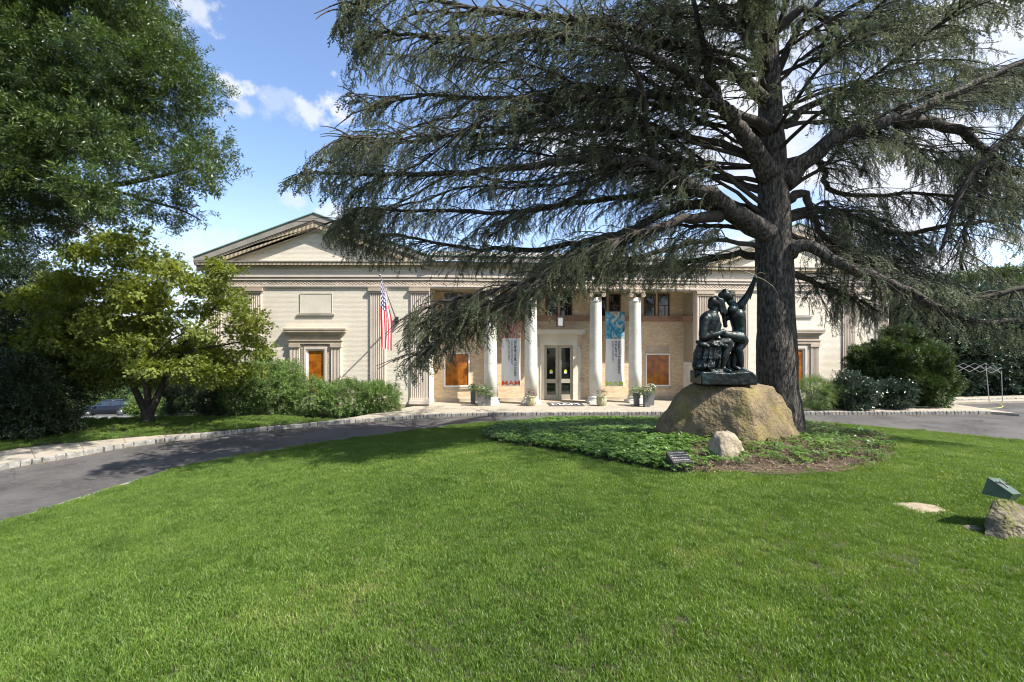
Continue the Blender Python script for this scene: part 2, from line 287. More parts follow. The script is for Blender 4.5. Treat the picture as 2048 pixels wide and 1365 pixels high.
# ------------------------------------------------------------------ scatter: instanced foliage sprays and grass (stuff)
PROTO = {}
def proto(key, variants, material):
    PROTO[key] = []
    for v in variants:
        me = v.mesh(key + '_spray', material if isinstance(material, list) else [material])
        PROTO[key].append(bpy.data.objects.new(key + '_spray', me))
GT = {}
def scatter_tree(key):
    if key in GT: return GT[key]
    t = bpy.data.node_groups.new('scatter_' + key, 'GeometryNodeTree'); GT[key] = t
    t.interface.new_socket('Geometry', in_out='INPUT', socket_type='NodeSocketGeometry'); t.interface.new_socket('Geometry', in_out='OUTPUT', socket_type='NodeSocketGeometry')
    gi = t.nodes.new('NodeGroupInput'); go = t.nodes.new('NodeGroupOutput')
    iop = t.nodes.new('GeometryNodeInstanceOnPoints'); t.links.new(gi.outputs[0], iop.inputs['Points'])
    gti = t.nodes.new('GeometryNodeJoinGeometry')
    for o in PROTO[key]:
        oi = t.nodes.new('GeometryNodeObjectInfo'); oi.inputs['Object'].default_value = o; oi.inputs['As Instance'].default_value = True
        t.links.new(oi.outputs['Geometry'], gti.inputs[0])
    t.links.new(gti.outputs[0], iop.inputs['Instance']); iop.inputs['Pick Instance'].default_value = True
    def na(nm, ty):
        n = t.nodes.new('GeometryNodeInputNamedAttribute'); n.data_type = ty; n.inputs[0].default_value = nm; return n.outputs[0]
    t.links.new(na('idx', 'INT'), iop.inputs['Instance Index'])
    er = t.nodes.new('FunctionNodeEulerToRotation'); t.links.new(na('rot', 'FLOAT_VECTOR'), er.inputs[0]); t.links.new(er.outputs[0], iop.inputs['Rotation'])
    t.links.new(na('scl', 'FLOAT'), iop.inputs['Scale'])
    t.links.new(iop.outputs[0], go.inputs[0]); return t
def scatter(name, key, pts, rots, scl, parent=None):
    pts = np.asarray(pts, dtype=np.float32)
    me = bpy.data.meshes.new(name); me.vertices.add(len(pts)); me.vertices.foreach_set('co', pts.ravel())
    a = me.attributes.new('rot', 'FLOAT_VECTOR', 'POINT'); a.data.foreach_set('vector', np.asarray(rots, dtype=np.float32).ravel())
    a = me.attributes.new('scl', 'FLOAT', 'POINT'); a.data.foreach_set('value', np.asarray(scl, dtype=np.float32))
    a = me.attributes.new('idx', 'INT', 'POINT'); a.data.foreach_set('value', rng.integers(0, len(PROTO[key]), len(pts)).astype(np.int32))
    me.update(); o = obj(name, me, None)
    if parent is not None: o.parent = parent; o.matrix_parent_inverse = parent.matrix_basis.inverted()
    md = o.modifiers.new('scatter', 'NODES'); md.node_group = scatter_tree(key); md.show_viewport = False; o['kind'] = 'stuff'
    return o
def under(o, parent):
    o.parent = parent; o.matrix_parent_inverse = parent.matrix_basis.inverted(); return o
def eul(d, roll):
    d = np.asarray(d, float); d = d / np.linalg.norm(d, axis=1, keepdims=True)
    up = np.tile([0., 0., 1.], (len(d), 1)); y = np.cross(up, d); ln = np.linalg.norm(y, axis=1, keepdims=True)
    y = np.where(ln < 1e-4, [[0, 1., 0]], y / np.maximum(ln, 1e-9)); z = np.cross(d, y)
    c = np.cos(roll)[:, None]; s = np.sin(roll)[:, None]; y2 = c * y + s * z; z2 = -s * y + c * z
    return np.stack([np.arctan2(y2[:, 2], z2[:, 2]), -np.arcsin(np.clip(d[:, 2], -1, 1)), np.arctan2(d[:, 1], d[:, 0])], 1)
def rv(s=1.): return Vector((rnd.gauss(0, s), rnd.gauss(0, s), rnd.gauss(0, s)))
def leafquad(mb, p, d, n, L, Wd, mi=0):   # pointed leaf: 4 corners, folded along the midrib
    d = d.normalized(); s = d.cross(n); s = s.normalized() if s.length > 1e-5 else d.orthogonal().normalized(); n = s.cross(d)
    mb.add([p, p + d * L * .5 + s * Wd * .5 + n * Wd * .15, p + d * L, p + d * L * .5 - s * Wd * .5 + n * Wd * .15], [(0, 1, 2), (0, 2, 3)], mi)
def cedar_spray(seed):
    rnd.seed(seed); mb = MB()
    def stem(p, d, L, r, depth):
        n = max(3, int(L / .056)); pts = [p.copy()]; q = p.copy(); dd = d.normalized()
        for i in range(n):
            dd = (dd + Vector((0, 0, -.045)) + rv(.10)).normalized(); q = q + dd * (L / n); pts.append(q.copy())
        mb.tube(pts, [r * (1 - .6 * i / n) for i in range(n + 1)], 3, 1, False)
        for i in range(1, n + 1):
            c = pts[i] + Vector((0, 0, .008)); k = 6
            for j in range(k):
                a = rv(1.); a.z = abs(a.z) * .8 + .15; a.normalize()
                s = a.orthogonal().normalized() * .0085; t = a * rnd.uniform(.020, .036)
                mb.add([c - s, c + s, c + t + s * .5, c + t - s * .5], [(0, 1, 2, 3)], 0)
            if depth and i < n and rnd.random() < .5:
                sd = (dd.cross(Vector((0, 0, 1))) * (.8 if i % 2 else -.8) + dd * 1.1 + Vector((0, 0, rnd.uniform(-.4, .1)))).normalized()
                stem(pts[i], sd, rnd.uniform(.1, .2), r * .6, 0)
    stem(Vector((0, 0, 0)), Vector((1, 0, 0)), .56, .006, 1); return mb
def broad_spray(seed, n, L, Wd, ln, flat=.5, stemr=.003, droop=0.):
    rnd.seed(seed); mb = MB(); pts = [Vector((ln * i / 5, 0, -droop * (i / 5) ** 2)) for i in range(6)]; mb.tube(pts, [stemr * (1 - .12 * i) for i in range(6)], 3, 1, False)
    for i in range(n):
        t = (i + rnd.random()) / n; p = Vector((ln * t, 0, -droop * t * t)); a = rnd.uniform(0, 6.28)
        d = Vector((rnd.uniform(.3, 1), math.cos(a), math.sin(a) * flat - droop * .5)).normalized()
        p = p + d * rnd.uniform(0, ln * .18); nn = (Vector((0, 0, 1)) + rv(.45)).normalized()
        leafquad(mb, p, d, nn, L * rnd.uniform(.7, 1.2), Wd * rnd.uniform(.8, 1.2), 0)
    return mb
def maple_spray(seed):
    rnd.seed(seed); mb = MB()
    for i in range(11):
        p = Vector((rnd.uniform(0, .34), rnd.gauss(0, .11), rnd.gauss(0, .03))); a0 = rnd.uniform(-1, 1); n = (Vector((.25, 0, 1)) + rv(.35)).normalized()
        s = n.orthogonal().normalized(); b = n.cross(s)
        for k, (da, l) in enumerate([(-1.15, .6), (-.55, .9), (0, 1.05), (.55, .9), (1.15, .6)]):
            a = a0 + da; d = (s * math.cos(a) + b * math.sin(a) - n * .15); leafquad(mb, p, d, n, .095 * l, .036 * l, 0)
    mb.tube([(0, 0, 0), (.2, .02, .01), (.36, 0, -.02)], [.004, .003, .002], 3, 1, False)
    return mb
def tuft_spray(seed):     # scale-leaf / yew clump: short dense shoots fanning upward
    rnd.seed(seed); mb = MB()
    for i in range(34):
        a = rv(1.); a.z = abs(a.z) * .7; a.x = abs(a.x) + .3; a.normalize(); p = a * rnd.uniform(.02, .11)
        leafquad(mb, p, a, rv(1.), rnd.uniform(.05, .09), .022, 0)
    return mb
def grass_patch(seed, n=330, h=.036, w=.0028, sz=.26):
    rnd.seed(seed); mb = MB()
    for i in range(n):
        x = rnd.uniform(-sz / 2, sz / 2); y = rnd.uniform(-sz / 2, sz / 2); a = rnd.uniform(0, 6.28); hh = h * rnd.uniform(.5, 1.25); ww = w * rnd.uniform(.7, 1.4)
        c, s = math.cos(a) * ww, math.sin(a) * ww; b = rnd.uniform(0, 6.28); bl = hh * rnd.uniform(.2, 1.1); bx, by = math.cos(b) * bl, math.sin(b) * bl; mi = 1 if rnd.random() < .04 else 0
        mb.add([(x - c, y - s, -.01), (x + c, y + s, -.01), (x + bx * .35 + c * .8, y + by * .35 + s * .8, hh * .6), (x + bx * .35 - c * .8, y + by * .35 - s * .8, hh * .6), (x + bx, y + by, hh)],
               [(0, 1, 2, 3), (3, 2, 4)], mi)
    return mb
M['cedar_leaf'] = leaf('cedar_leaf', (.062, .088, .055), (.215, .250, .140), (.20, .30, .23), rough=.5, trans=.25, nscale=.7)
M['oak_leaf'] = leaf('oak_leaf', (.026, .054, .014), (.080, .130, .024), (.13, .18, .03), rough=.33, trans=.25, nscale=.35)
M['maple_leaf'] = leaf('maple_leaf', (.10, .14, .022), (.22, .27, .045), (.32, .26, .04), rough=.5, trans=.42, nscale=.5)
M['shrub_leaf'] = leaf('shrub_leaf', (.07, .125, .028), (.18, .28, .075), (.25, .34, .11), rough=.4, trans=.25, nscale=2)
M['dark_leaf'] = leaf('dark_leaf', (.016, .032, .012), (.035, .06, .018), rough=.4, trans=.12)
M['gloss_leaf'] = leaf('gloss_leaf', (.016, .034, .018), (.035, .07, .03), (.05, .09, .04), rough=.22, trans=.1, spec=.8)
M['yew_leaf'] = leaf('yew_leaf', (.028, .055, .012), (.075, .12, .024), (.11, .16, .03), rough=.5, trans=.1, nscale=1.5)
M['ivy_leaf'] = leaf('ivy_leaf', (.055, .12, .022), (.13, .23, .045), (.20, .31, .07), rough=.35, trans=.25, nscale=1.5)
M['far_leaf'] = leaf('far_leaf', (.035, .065, .02), (.075, .12, .03), (.11, .15, .04), rough=.5, trans=.25)
M['dry_leaf'] = leaf('dry_leaf', (.16, .12, .07), (.30, .23, .14), (.35, .13, .05), rough=.8, trans=.1, nscale=3)
M['petal_white'] = leaf('petal_white', (.75, .72, .70), (.8, .78, .76), rough=.6); M['petal_pink'] = leaf('petal_pink', (.6, .10, .22), (.7, .25, .35), rough=.6)
M['petal_purple'] = leaf('petal_purple', (.22, .06, .30), (.32, .12, .42), rough=.6)
M['grass'] = leaf('grass', (.068, .134, .017), (.150, .242, .040), (.25, .29, .08), rough=.5, trans=.35, nscale=.55)
M['grass_dry'] = leaf('grass_dry', (.16, .18, .05), (.22, .22, .08), rough=.6, trans=.3)
proto('cedar', [cedar_spray(i) for i in range(5)], [M['cedar_leaf'], M['twig']])
proto('oak', [broad_spray(20 + i, 34, .115, .030, .40, .8, droop=.05) for i in range(4)], [M['oak_leaf'], M['twig']])
proto('maple', [maple_spray(30 + i) for i in range(4)], [M['maple_leaf'], M['twig']])
proto('shrub', [broad_spray(40 + i, 26, .075, .032, .3, .9) for i in range(4)], [M['shrub_leaf'], M['twig']])
proto('dark', [broad_spray(50 + i, 24, .08, .035, .34, .9) for i in range(3)], [M['dark_leaf'], M['twig']])
proto('gloss', [broad_spray(60 + i, 20, .12, .045, .34, .7, droop=.05) for i in range(4)], [M['gloss_leaf'], M['twig']])
proto('yew', [tuft_spray(70 + i) for i in range(4)], [M['yew_leaf']])
proto('far', [broad_spray(80 + i, 30, .15, .09, .7, .9) for i in range(3)], [M['far_leaf'], M['twig']])
proto('feather', [broad_spray(85 + i, 34, .065, .010, .32, .6, droop=.06) for i in range(3)], [M['shrub_leaf'], M['twig']])
def ivy_spray(seed):
    rnd.seed(seed); mb = MB()
    for k in range(5):
        c = Vector((rnd.uniform(-.1, .1), rnd.uniform(-.1, .1), rnd.uniform(.07, .14))); mb.tube([(c.x, c.y, -.03), tuple(c)], .003, 3, 1, False)
        for j in range(7):
            a = 6.28 * j / 7 + rnd.uniform(-.3, .3); d = Vector((math.cos(a), math.sin(a), rnd.uniform(-.25, .35))); leafquad(mb, c, d, Vector((0, 0, 1)) + rv(.2), rnd.uniform(.045, .07), .028, 0)
    return mb
proto('ivy', [ivy_spray(90 + i) for i in range(4)], [M['ivy_leaf'], M['twig']])
def litter(seed):
    rnd.seed(seed); mb = MB()
    for k in range(16):
        p = Vector((rnd.uniform(-.2, .2), rnd.uniform(-.2, .2), rnd.uniform(.0, .05))); d = rv(1.); d.z *= .35; d.normalize()
        if k % 2: mb.tube([p, p + d * .1 + rv(.01), p + d * rnd.uniform(.15, .3)], .004, 3, 1, False)
        else: leafquad(mb, p, d, Vector((0, 0, 1)) + rv(.5), .05, .03, 0)
    return mb
proto('litter', [litter(100 + i) for i in range(3)], [M['dry_leaf'], M['dry_leaf']])
proto('grass', [grass_patch(110 + i) for i in range(6)], [M['grass'], M['grass_dry']])
proto('tallgrass', [grass_patch(120 + i, 120, .11, .004, .22) for i in range(3)], [M['grass'], M['grass_dry']])
rnd.seed(5)
# ------------------------------------------------------------------ ground, road, walks
def pxline(pts, z): return [G(x, y, z) for x, y in pts]
ROAD_Z = -.13
kerb_px = [(-420, 1045), (-200, 990), (0, 942), (62, 930), (156, 914), (234, 899), (332, 885), (430, 873), (547, 861), (664, 850), (797, 840), (900, 834), (1000, 832), (1148, 831), (1300, 830.5), (1450, 830.5), (1600, 830.5), (1800, 830), (1982, 829)]
kerb_w = smooth_path([(p.x, p.y, 0) for p in pxline(kerb_px, ROAD_Z)], 6)
back_px = [(-420, 985), (-200, 940), (0, 903), (80, 892), (156, 885), (234, 878), (332, 870), (430, 864), (547, 853), (664, 841)]
back_w = smooth_path([(p.x, p.y, 0) for p in pxline(back_px, 0)], 6)
edge_px = [(0, 1050), (100, 1020), (200, 988), (300, 957), (400, 930), (500, 911), (600, 895), (700, 881), (800, 868), (880, 857), (950, 849), (1100, 842), (1300, 840), (1500, 842), (1650, 849), (1750, 856), (1850, 865), (1950, 875), (2048, 885)]
isl = [(p.x, p.y) for p in pxline(edge_px, ROAD_Z)]
isl = [(-11.6, 6.5), (-12.3, 3), (-12.6, -1), (-11, -5), (-7, -9), (0, -11), (8, -11), (15, -8), (20, -3), (22.5, 3), (22.5, 9), (20.5, 13.5)][::-1] + isl
isl = [(p.x, p.y) for p in smooth_path([(a, b, 0) for a, b in isl] + [(isl[0][0], isl[0][1], 0)], 5)][:-1]
ISL = np.array(isl)
def seg_dist(pts, poly, closed=True):
    a = poly; b = np.roll(poly, -1, 0)
    if not closed: a = poly[:-1]; b = poly[1:]
    pts = np.asarray(pts, float); best = np.full(len(pts), 1e9)
    for i in range(len(a)):
        ab = b[i] - a[i]; t = np.clip(((pts - a[i]) @ ab) / max(ab @ ab, 1e-9), 0, 1); d = np.linalg.norm(pts - (a[i] + t[:, None] * ab), axis=1); best = np.minimum(best, d)
    return best
def inside(pts, poly):
    pts = np.asarray(pts, float); x, y = pts[:, 0], pts[:, 1]; c = np.zeros(len(pts), bool); n = len(poly); j = n - 1
    for i in range(n):
        xi, yi = poly[i]; xj, yj = poly[j]
        m = ((yi > y) != (yj > y)) & (x < (xj - xi) * (y - yi) / ((yj - yi) or 1e-12) + xi); c ^= m; j = i
    return c
def lawn_z(pts):
    d = seg_dist(pts, ISL); pts = np.asarray(pts, float)
    return -.10 + 1.1 * (1 - np.exp(-(d / 7.) ** 2)) + .03 * np.sin(pts[:, 0] * .9 + 1) * np.sin(pts[:, 1] * .8) * np.clip(d, 0, 1)
def lz(x, y): return float(lawn_z([(x, y)])[0])
def hit(px, py):          # ray through a photo pixel to the lawn
    Y = np.arange(3, 25, .04); k = (px - 1024) / FP; zr = E - (py - 682.5) * Y / FP; zl = lawn_z(np.stack([k * Y, Y], 1)); w = np.nonzero(zr <= zl)[0]
    i = w[0] if len(w) else len(Y) - 1
    return Vector((k * Y[i], Y[i], zl[i]))
def terrain(x, y):        # falls away to the lower car park on the left, behind the walk
    m = min(1, max(0, (-16.9 - x) / 3.5)); m = m * m * (3 - 2 * m)
    z = -.142 * (min(max(y - 20.2, 0), 38)) * m
    return z
mb = MB(); xs = [-900, -400, -200, -120] + [-90 + 2.5 * i for i in range(46)] + [40, 60, 100, 200, 400, 900]; ys = [-200, -60, -20, 0, 10] + [14 + 1.5 * i for i in range(46)] + [90, 120, 200, 400, 900, 1500]
vs = [(x, y, terrain(x, y) - .19) for y in ys for x in xs]; nx = len(xs)
mb.add(vs, [(j * nx + i, j * nx + i + 1, (j + 1) * nx + i + 1, (j + 1) * nx + i) for j in range(len(ys) - 1) for i in range(nx - 1)])
tag(mb.build('ground', M['earth'], smooth=True), 'grassy ground around the museum grounds', None, None, 'structure')
# road: ring between kerb and island, and the forecourt to the right
mb = MB(); mb.flat([(-60, -40), (60, -40), (60, 27.5), (24.9, 27.9), (24.5, 22.8)] + [(p.x, p.y) for p in kerb_w[::-1]] + [(-30, 11), (-60, 8)], ROAD_Z)
tag(mb.build('driveway_road', M['asphalt']), 'dark asphalt drive curving past the museum', None, None, 'structure')
# island lawn
ctr = np.array([4., 5.]); nr = 46; mb = MB(); ang = ISL - ctr
rings = [ctr + ang * (k / nr) for k in range(1, nr + 1)]; allp = np.vstack([[ctr]] + rings); zz = lawn_z(allp); zz[-len(ISL):] = -.12
vs = [(a, b, c) for (a, b), c in zip(allp, zz)]; n = len(ISL); fs = [(0, 1 + (i + 1) % n, 1 + i) for i in range(n)]
for k in range(nr - 1): fs += [(1 + k * n + i, 1 + k * n + (i + 1) % n, 1 + (k + 1) * n + (i + 1) % n, 1 + (k + 1) * n + i) for i in range(n)]
me = mb.add(vs, fs).mesh('island_lawn', M['soil'], True)
import bmesh
bm = bmesh.new(); bm.from_mesh(me); bmesh.ops.recalc_face_normals(bm, faces=bm.faces); bm.to_mesh(me); bm.free()
tag(obj('lawn', me), 'soil under the oval lawn inside the drive', None, None, 'structure')
# thin stone edging flush between lawn and drive
mb = MB(); cen = Vector((*ctr, 0))
for i in range(n):
    a = Vector((*ISL[i], 0)); b = Vector((*ISL[(i + 1) % n], 0)); da = (a - cen).normalized() * .16; db = (b - cen).normalized() * .16
    mb.add([(a.x, a.y, -.105), (b.x, b.y, -.105), (b.x + db.x, b.y + db.y, -.105), (a.x + da.x, a.y + da.y, -.105), (b.x + db.x, b.y + db.y, -.14), (a.x + da.x, a.y + da.y, -.14)], [(0, 1, 2, 3), (3, 2, 4, 5)])
tag(mb.build('lawn_edging', M['kerb']), 'pale stone edging between lawn and drive', None, None, 'structure')
# walk slabs
walk = tag(bpy.data.objects.new('pavement', None), None, None, None, 'structure'); COL.objects.link(walk)
def off(path, d):
    out = []
    for i, p in enumerate(path):
        t = (path[min(i + 1, len(path) - 1)] - path[max(i - 1, 0)]).normalized(); out.append(p + Vector((-t.y, t.x, 0)) * d)
    return out
kin = off(kerb_w, .14)
def resamp(path, n):
    L = [0]
    for a, b in zip(path, path[1:]): L.append(L[-1] + (b - a).length)
    out = []; j = 0
    for k in range(n):
        s = L[-1] * k / (n - 1)
        while j < len(L) - 2 and L[j + 1] < s: j += 1
        out.append(path[j].lerp(path[j + 1], (s - L[j]) / max(L[j + 1] - L[j], 1e-9)))
    return out
cut = min(range(len(kin)), key=lambda i: abs(kin[i].x / kin[i].y * FP + 1024 - 664))
ka = resamp(kin[:cut + 1], 49); kb = resamp(back_w, 49)
for j in range(12):
    a = ka[j * 4:j * 4 + 5]; b = kb[j * 4:j * 4 + 5]
    g = (a[1] - a[0]).normalized() * .012
    a = [a[0] + g] + a[1:]; b = [b[0] + g] + b[1:]
    mbs = MB().flat([(p.x, p.y) for p in a] + [(p.x, p.y) for p in b[::-1]], .0, .15)
    mbs.build('slab', M['concrete'], walk)
# forecourt: from the walk to the portico and along the right wing
A = kin[cut:]; xcuts = [A[0].x, -7.2, -4.3, -1.6, 2.75, 5.9, 9.0, 12.2, 15.5, 18.8, 22.0, A[-1].x]
def facade_y(x): return 25.72 if x < -4.49 else 25.72 + (x + 4.49) * math.tan(R(5.9)) + 1.62
def yk(x):
    for a, b in zip(A, A[1:]):
        if a.x <= x <= b.x: return a.y + (b.y - a.y) * (x - a.x) / max(b.x - a.x, 1e-9)
    return A[-1].y if x > A[-1].x else A[0].y
bxy = kb[-1]
for i in range(len(xcuts) - 1):
    x0, x1 = xcuts[i] + .006, xcuts[i + 1] - .006; fr = [(x0, yk(x0))] + [(p.x, p.y) for p in A if x0 < p.x < x1] + [(x1, yk(x1))]
    def bk(x):
        if x < -4.6: return bxy.y + (25.6 - bxy.y) * (x - bxy.x) / (-4.6 - bxy.x) if x > bxy.x else bxy.y
        if x < 12.2: return facade_y(x) + .0
        return 25.05 + (x - 12.2) * -.02
    top = [(x1, bk(x1)), (x0, bk(x0))]
    if i == 0: top = [(x1, bk(x1)), (bxy.x, bxy.y)]
    if i == len(xcuts) - 2: top = [(x1, yk(x1) + .12), (x0, 25.0)]
    MB().flat(fr + top, .0, .15).build('slab', M['concrete'], walk)
g1 = [G(1868, 797), G(1960, 796.5), G(2048, 795.5), G(2500, 792)]
MB().flat([(22.0, 24.9), (24.5, 22.95), (G(1890, 806).x, G(1890, 806).y)] + [(p.x, p.y) for p in (G(1980, 803.5), G(2048, 802), G(2500, 798), G(2500, 790), G(2048, 791), G(1860, 795))] + [(21.0, 27.8)], -.004, .12).build('slab', M['concrete'], walk)
# kerb stones
kerb = tag(bpy.data.objects.new('kerb', None), None, None, None, 'structure'); COL.objects.link(kerb)
stones = []
for v in range(6):
    rnd.seed(200 + v); m2 = MB(); m2.box(-.5, .5, -.5, .5, -.5, .5); bm = bmesh.new(); me = m2.mesh('stone', M['kerb']); bm.from_mesh(me)
    bmesh.ops.bevel(bm, geom=bm.edges[:], offset=.10, segments=1, affect='EDGES')
    for q in bm.verts: q.co += rv(.035)
    bm.to_mesh(me); bm.free(); stones.append(me)
def put_stones(path, step, wd, top=.012):
    L = 0; i = 0; pos = path[0].copy(); tot = sum((b - a).length for a, b in zip(path, path[1:])); s = 0
    while s < tot:
        w = step * rnd.uniform(.8, 1.2); c = s + w / 2; acc = 0
        for a, b in zip(path, path[1:]):
            d = (b - a).length
            if acc + d >= c: break
            acc += d
        p = a.lerp(b, min(1, (c - acc) / max(d, 1e-9))); t = (b - a).normalized()
        o = obj('kerb_stone', rnd.choice(stones), kerb)
        o.location = (p.x - t.y * .07, p.y + t.x * .07, top - .11 + rnd.uniform(-.008, .008)); o.scale = (w * .94, wd * rnd.uniform(.92, 1.1), .24)
        o.rotation_euler = (rnd.gauss(0, .04), rnd.gauss(0, .03), math.atan2(t.y, t.x) + rnd.gauss(0, .035)); s += w
kl = [p for p in kerb_w if p.x / p.y * FP + 1024 > -60]
kk = min(range(len(kl)), key=lambda i: abs(kl[i].x / kl[i].y * FP + 1024 - 797))
put_stones(kl[:kk + 1], .27, .15); put_stones(kl[kk:], .20, .15)
k2 = [Vector((p.x, p.y, 0)) for p in (G(1884, 805.5, -.13), G(1950, 804.5, -.13), G(2048, 802.5, -.13), G(2090, 801.5, -.13))]
put_stones(k2, .21, .15)
# ivy bed / mulch on the island
bed_px = [(968, 872), (1000, 853), (1100, 843), (1300, 842), (1500, 842), (1640, 849), (1740, 868), (1785, 898), (1768, 924), (1700, 944), (1560, 953), (1400, 951), (1320, 945), (1200, 921), (1080, 897), (990, 886)]
BED = np.array([(hit(x, y).x, hit(x, y).y) for x, y in bed_px]); bc = BED.mean(0)
bp_ = np.array([(p.x, p.y) for p in smooth_path([(a, b, 0) for a, b in BED] + [(BED[0][0], BED[0][1], 0)], 4)][:-1]); rr = [bc + (bp_ - bc) * (k / 14) for k in range(1, 15)]; allb = np.vstack([[bc]] + rr)
zb = lawn_z(allb) + .02 + np.array([0.03 * abs(nz(a, b, 0, 4)) for a, b in allb]); n = len(bp_)
fs = [(0, 1 + i, 1 + (i + 1) % n) for i in range(n)]
for k in range(13): fs += [(1 + k * n + i, 1 + (k + 1) * n + i, 1 + (k + 1) * n + (i + 1) % n, 1 + k * n + (i + 1) % n) for i in range(n)]
me = MB().add([(a, b, c) for (a, b), c in zip(allb, zb)], fs).mesh('mulch_bed', M['mulch'], True); bm = bmesh.new(); bm.from_mesh(me); bmesh.ops.recalc_face_normals(bm, faces=bm.faces); bm.to_mesh(me); bm.free()
tag(obj('mulch_bed', me), 'brown mulch bed round the cedar and the boulder', None, None, 'structure')
def uniform_in(poly, dens):
    lo, hi = poly.min(0), poly.max(0); nn = int((hi[0] - lo[0]) * (hi[1] - lo[1]) * dens); p = rng.uniform(lo, hi, (nn, 2)); return p[inside(p, poly)]
def pxpy(p):
    p = np.asarray(p); return 1024 + FP * p[:, 0] / np.maximum(p[:, 1], .1), 682.5 - FP * (p[:, 2] - E) / np.maximum(p[:, 1], .1)
# lawn grass
lo, hi = ISL.min(0), ISL.max(0); gs = .155
gx, gy = np.meshgrid(np.arange(lo[0], hi[0], gs), np.arange(max(lo[1], -.5), hi[1], gs)); gp = np.stack([gx.ravel(), gy.ravel()], 1) + rng.uniform(-.06, .06, (gx.size, 2))
gp = gp[(np.abs(gp[:, 0]) < gp[:, 1] * 1.25 + 2.5)]; gp = gp[inside(gp, ISL)]
dn = rng.uniform(0, 1, len(gp)); db_ = seg_dist(gp, BED); ib = inside(gp, BED); gp = gp[~ib | (db_ < .12)]
gd = seg_dist(gp, ISL); n = len(gp); zz = lawn_z(gp)
cl = np.array([nz(a, b, 3, .45) for a, b in gp])
rot = np.stack([rng.normal(0, .08, n), rng.normal(0, .08, n), rng.uniform(0, 6.28, n)], 1)
scatter('grass', 'grass', np.column_stack([gp, zz]), rot, rng.uniform(.8, 1.25, n) * (1 + .2 * cl) * (1 + .012 * gp[:, 1]))
# ivy
def in_px(p3, poly): x, y = pxpy(p3); return inside(np.stack([x, y], 1), poly)
ip = uniform_in(BED, 190); i3 = np.column_stack([ip, lawn_z(ip) + .02]); x, y = pxpy(i3)
dense = (x < 1330 + 60 * np.sin(y)) | ((y < 862) & (x < 1450)); keep = dense & (rng.random(len(x)) < np.where((x > 1170) & (y > 866) & (y < 884) & (x < 1320), .3, 1)) | (rng.random(len(x)) < .085)
keep &= ~((y > 935) & (x > 1420)); i3 = i3[keep]; n = len(i3)
tag(scatter('groundcover_ivy', 'ivy', i3, np.stack([rng.normal(0, .15, n), rng.normal(0, .15, n), rng.uniform(0, 6.28, n)], 1), rng.uniform(.8, 1.45, n)), 'bright green leafy groundcover left of the boulder', 'groundcover')
ip = uniform_in(BED, 22); i3 = np.column_stack([ip, lawn_z(ip) + .03]); x, y = pxpy(i3); i3 = i3[(x > 1330) | (rng.random(len(x)) < .1)]; n = len(i3)
scatter('leaf_litter', 'litter', i3, np.stack([rng.normal(0, .2, n), rng.normal(0, .2, n), rng.uniform(0, 6.28, n)], 1), rng.uniform(.5, 1.1, n))
# debris gathered along the kerb
kp = resamp(kl, 420); dp = np.array([(p.x + rnd.gauss(0, .05), p.y - abs(rnd.gauss(0, .14)) - .12, ROAD_Z + .01) for p in kp if rnd.random() < .75]); n = len(dp)
scatter('kerb_debris', 'litter', dp, np.stack([rng.normal(0, .1, n), rng.normal(0, .1, n), rng.uniform(0, 6.28, n)], 1), rng.uniform(.2, .6, n))
# grass strip on the far side of the walk
bk = np.array([(p.x, p.y) for p in back_w]); strip = np.array([tuple(p) for p in bk] + [(-11.2, 22.3), (-14, 22.0), (-17.5, 21.6), (-22, 20.8), (-30, 18), (-38, 12)])
mb = MB(); mb.flat([tuple(p) for p in strip[::-1]], .0); tag(mb.build('verge', M['soil']), 'soil of the grass verge behind the walk', None, None, 'structure')
sp_ = uniform_in(strip, 30); sp_ = sp_[(sp_[:, 0] > -sp_[:, 1] * 1.25)]; n = len(sp_)
scatter('verge_grass', 'tallgrass', np.column_stack([sp_, np.zeros(n)]), np.stack([rng.normal(0, .1, n), rng.normal(0, .1, n), rng.uniform(0, 6.28, n)], 1), rng.uniform(.5, 1.0, n))
# lower car park on the left
mb = MB(); xs = [-75 + 2.5 * i for i in range(24)]; ys = [30 + 2. * i for i in range(19)]; nx = len(xs)
mb.add([(x, y, terrain(x, y) - .12) for y in ys for x in xs], [(j * nx + i, j * nx + i + 1, (j + 1) * nx + i + 1, (j + 1) * nx + i) for j in range(len(ys) - 1) for i in range(nx - 1)])
tag(mb.build('car_park', M['asphalt_far'], smooth=True), 'grey car park below the verge', None, None, 'structure')
# ------------------------------------------------------------------ museum building
FL = Matrix.Translation((0, 25.7, 0)); AN = R(5.9); FR = Matrix.Translation((-4.49, 25.7, 0)) @ Matrix.Rotation(AN, 4, 'Z')
def Rp(px, py, d=0.):      # photo pixel -> (u, z) on the portico plane pushed d metres inwards
    s, c = math.sin(AN), math.cos(AN); ox, oy = -4.49 - s * d, 25.7 + c * d; k = (px - 1024) / FP; u = (k * oy - ox) / (c - k * s); Yw = oy + u * s
    return u, E - (py - 682.5) * Yw / FP
bld = empty('museum_building', (0, 0, 0), 'cream brick classical museum with ionic portico and pedimented wings', 'museum')
def part(mb, name, m, fr, parent=None, smooth=False):
    return mb.build(name, m, parent or bld, fr, smooth)
CX = -10.6
ZL = dict(a0=6.354, a1=6.44, b0=6.51, b1=6.79, c0=6.85, c1=6.95, c2=7.06, f1=7.56, k1=7.74, k2=7.80)
